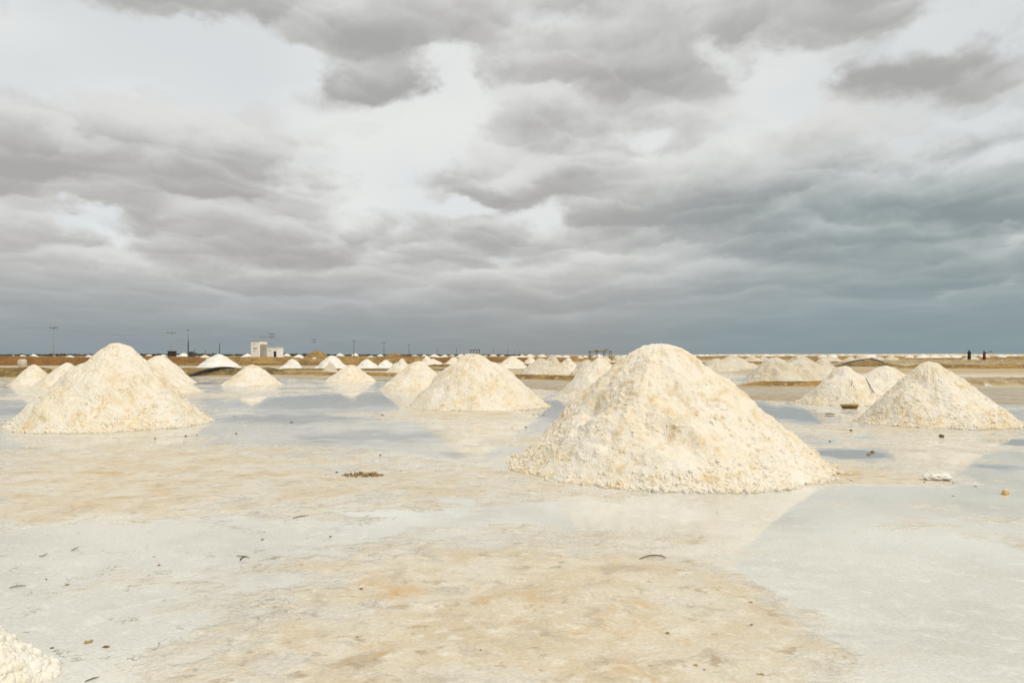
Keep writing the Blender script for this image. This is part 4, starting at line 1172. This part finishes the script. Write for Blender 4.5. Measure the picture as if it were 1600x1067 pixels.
# heap of brown clods on the left of the largest pile
c = gnd(566, 744)
e = empty('clod_heap', c)
random.seed(12)
m0 = [mesh_np('clod', *clod_mesh(80 + k, 1, 1.1, .9, .75, .55)) for k in range(6)]
for q in m0:
    q.materials.append(M_CLAY)
for k in range(90):
    a, r = random.uniform(0, 6.28), random.random() ** .6
    o = link('clod', m0[k % 6], None, e, loc=(.27 * r * math.cos(a), .13 * r * math.sin(a) + .05, .010 + .035 * (1 - r) * random.random()))
    o.scale = (random.uniform(.009, .024),) * 3
    o.rotation_euler = (random.uniform(0, 6), random.uniform(0, 6), random.uniform(0, 6))
tag(e, 'scattered heap of brown clods on the pan left of the largest pile', 'clod heap')
SMALL = [
    (526, 738.5, 5, 1, 'dark pebble just left of the brown clod heap'), (509, 742, 2.6, 1, 'tiny dark pebble leftmost beside the brown clod heap'), (594, 712, 5, 2, 'small orange-brown pebble above the brown clod heap'),
    (597, 648.5, 7, 0, 'black scrap on the wet pan left of the flat-topped pile'), (455, 660, 6, 0, 'flat black scrap on the wet pan below the mirrored pile'), (369, 678, 4, 1, 'dark pebble right of the big left pile foot'),
    (290, 682, 4.5, 1, 'dark pebble close in front of the big left pile'), (307, 680.5, 3, 1, 'smaller dark pebble right in front of the big left pile'), (242, 685.5, 4.5, 2, 'reddish pebble in front of the big left pile'), (365, 651, 2.6, 1, 'tiny pebble behind the big left pile foot'),
    (834, 648, 5, 3, 'left brown clod in the short row at the foot of the flat-topped pile'), (841, 647.6, 5, 3, 'middle brown clod in the short row at the foot of the flat-topped pile'), (849, 649, 5, 3, 'right brown clod in the short row at the foot of the flat-topped pile'), (855, 650, 3, 3, 'tiny end clod of the row by the flat-topped pile'),
    (800, 668.5, 3.5, 1, 'dark pebble left of the largest pile, under the flat-topped one'), (822, 667.8, 3.5, 1, 'dark pebble near the left flank of the largest pile'),
    (626, 735.5, 2.5, 1, 'tiny dark pebble right of the brown clod heap'), (682, 712.5, 2.2, 1, 'tiny pebble in the pale mirror of the flat-topped pile'),
    (1445, 754, 4, 2, 'small brown pebble left of the white salt chunk'), (1491, 754.5, 6, 2, 'flat brown pebble right of the white salt chunk'), (1525, 760.5, 6, 1, 'dark flat pebble between the white chunk and the ochre lump'), (1490, 775, 6, 2, 'flat orange pebble left of the ochre lump'),
    (564, 921, 6, 3, 'small brown crumb on the stained crust, lower middle'), (516, 839, 5, 3, 'small tan crumb on the wet pan, lower left of middle'), (410, 843.5, 5, 3, 'small brown crumb by the faint scratch, left of middle'),
    (751, 1016, 4, 1, 'tiny dark pebble on the stained crust, bottom middle'), (1043, 991, 8, 3, 'brown speck of clay on the stained crust, bottom right of middle'), (1087, 1042, 9, 3, 'brown clay crumb near the bottom edge right of middle'), (1100, 1048, 6, 3, 'small clay crumb beside the one at the bottom edge'),
    (1172, 943, 14, 3, 'brown clay flake at the edge of the white wet area'), (1194, 1010, 14, 1, 'dark clay flake below the one at the edge of the wet area'), (1190, 1056, 16, 3, 'curved brown flake at the bottom edge near the wet area'), (1175, 977, 8, 3, 'small brown flake between the larger ones by the wet area'),
    (1097, 756, 2.5, 1, 'tiny pebble touching the front foot of the largest pile'), (248, 883.5, 6, 3, 'brown crumb on the wet crust lower left'), (105, 914, 8, 3, 'brown flake left on the pale crust'), (240, 870, 5, 3, 'small crumb above the flakes lower left'),
    (80, 1013, 8, 2, 'rust brown flake right above the corner heap'), (136, 1004.5, 16, 2, 'long rust brown flake lower left'), (164, 1012.5, 14, 2, 'second rust brown flake lower left, right of the long one'), (72, 905.5, 3.5, 0, 'tiny black speck on the pale crust at left'),
]
for k, (x, y, w, m_, lab) in enumerate(SMALL):
    flat = 'flat' in lab or 'flake' in lab or 'scrap' in lab
    clod(x, y, w, (M_BLACK, M_ROCK, M_CLAY, M_CLAY)[m_], lab, 'flake' if 'flake' in lab else 'scrap' if 'scrap' in lab else 'clod' if 'clod' in lab else 'crumb' if 'crumb' in lab or 'speck of clay' in lab else 'pebble',
         'flake' if 'flake' in lab else 'scrap' if 'scrap' in lab else 'clod' if 'clod' in lab else 'crumb' if 'crumb' in lab or 'speck of clay' in lab else 'pebble', sx=1.0, sz=.28 if flat else .7, seed=120 + k)
clod(558, 996, 6, M_GREEN, 'scrap of green plastic on the stained crust', 'plastic scrap', 'plastic_scrap', sz=.4, seed=33)
clod(472, 579.5, 5, M_BLACK, 'upright black scrap beside the white pile in line with the hose', 'scrap', 'scrap', sz=1.4, seed=34)
clod(487, 579.8, 11, M_BLACK, 'low black heap of scrap at the end of the hose', 'scrap heap', 'scrap_heap', sz=.5, seed=35)
clod(1544, 606, 15, M_SALT_WHITE, 'pale crusted sack lying on the dark bank at far right', 'sack', 'crusted_sack', sz=.7, seed=36)
twig([(999, 874.5, 0), (1006, 871.8, .003), (1014, 870.2, .006), (1025, 869.6, .006), (1034, 870.2, .004), (1041, 872.3, 0)], 1.3, 'curved brown stick arched on the pan in the lower right of middle')
twig([(111, 860.8, 0), (117, 858.5, .004), (122.5, 856.6, .008)], .9, 'short dark twig on the pale crust at left, upper one of two')
twig([(61, 869.5, 0), (68, 869.4, .003), (74.5, 866.8, .010)], 1.0, 'thin bent dark twig on the pale crust at left, lower one of two')
twig([(15, 919, 0), (26, 917, .004), (40, 915.5, 0)], 1.2, 'thin brown twig near the left frame edge')
twig([(133, 1065.5, 0), (145, 1062, .004), (155, 1059.5, .004)], 1.6, 'dark twig at the bottom edge right of the corner heap')
twig([(370, 869, 0), (379, 870, .004), (390, 871.5, 0)], 1.0, 'thin twig lying behind the dead leaf')
twig([(458, 810, 0), (470, 807.5, .003), (482, 806, 0)], 1.1, 'thin straight twig on the pan left of middle')
twig([(1289, 648, 0), (1296, 648, .01), (1304, 648, 0)], 1.4, 'short dark stick below the tray pile')
# dead leaf
c = gnd(379, 879)
V = []; Fq = []
for i in range(9):
    t = i / 8
    wv_ = .018 * math.sin(math.pi * min(1, t * .95 + .03)) ** .8
    for s_ in (-1, 0, 1):
        V.append((t * .05 + s_ * wv_ * .3, s_ * wv_, .012 + .03 * t + .008 * abs(s_) + .01 * math.sin(t * 3)))
for i in range(8):
    for j in range(2):
        a = i * 3 + j
        Fq.append((a, a + 1, a + 4, a + 3))
me = mesh_np('dead_leaf', np.array(V), np.array(Fq))
o = link('dead_leaf', me, M_LEAF, loc=c - Vector((.02, 0, 0)))
o.modifiers.new('thick', 'SOLIDIFY').thickness = .002
tag(o, 'curled dark olive dead leaf on the pan at lower left', 'leaf')

# ---------------------------------------------------------------- far scrub along the left skyline: one mass
n = 2800
xs = RNG.uniform(-760, 20, n); ys = RNG.uniform(930, 1010, n)
zs = np.abs(RNG.normal(0, .5, n)) * (1.3 + 1.2 * fbm(np.c_[xs * .02, xs * 0, xs * 0], 3, .5, 77)) * np.clip((20 - xs) / 330, .25, 1) + .6
link('scrub_line', clods_mesh('scrub_line', np.c_[xs, ys, zs], RNG.uniform(.7, 2.0, n), CL_SML, F_SML), M_SCRUB, kind='stuff')
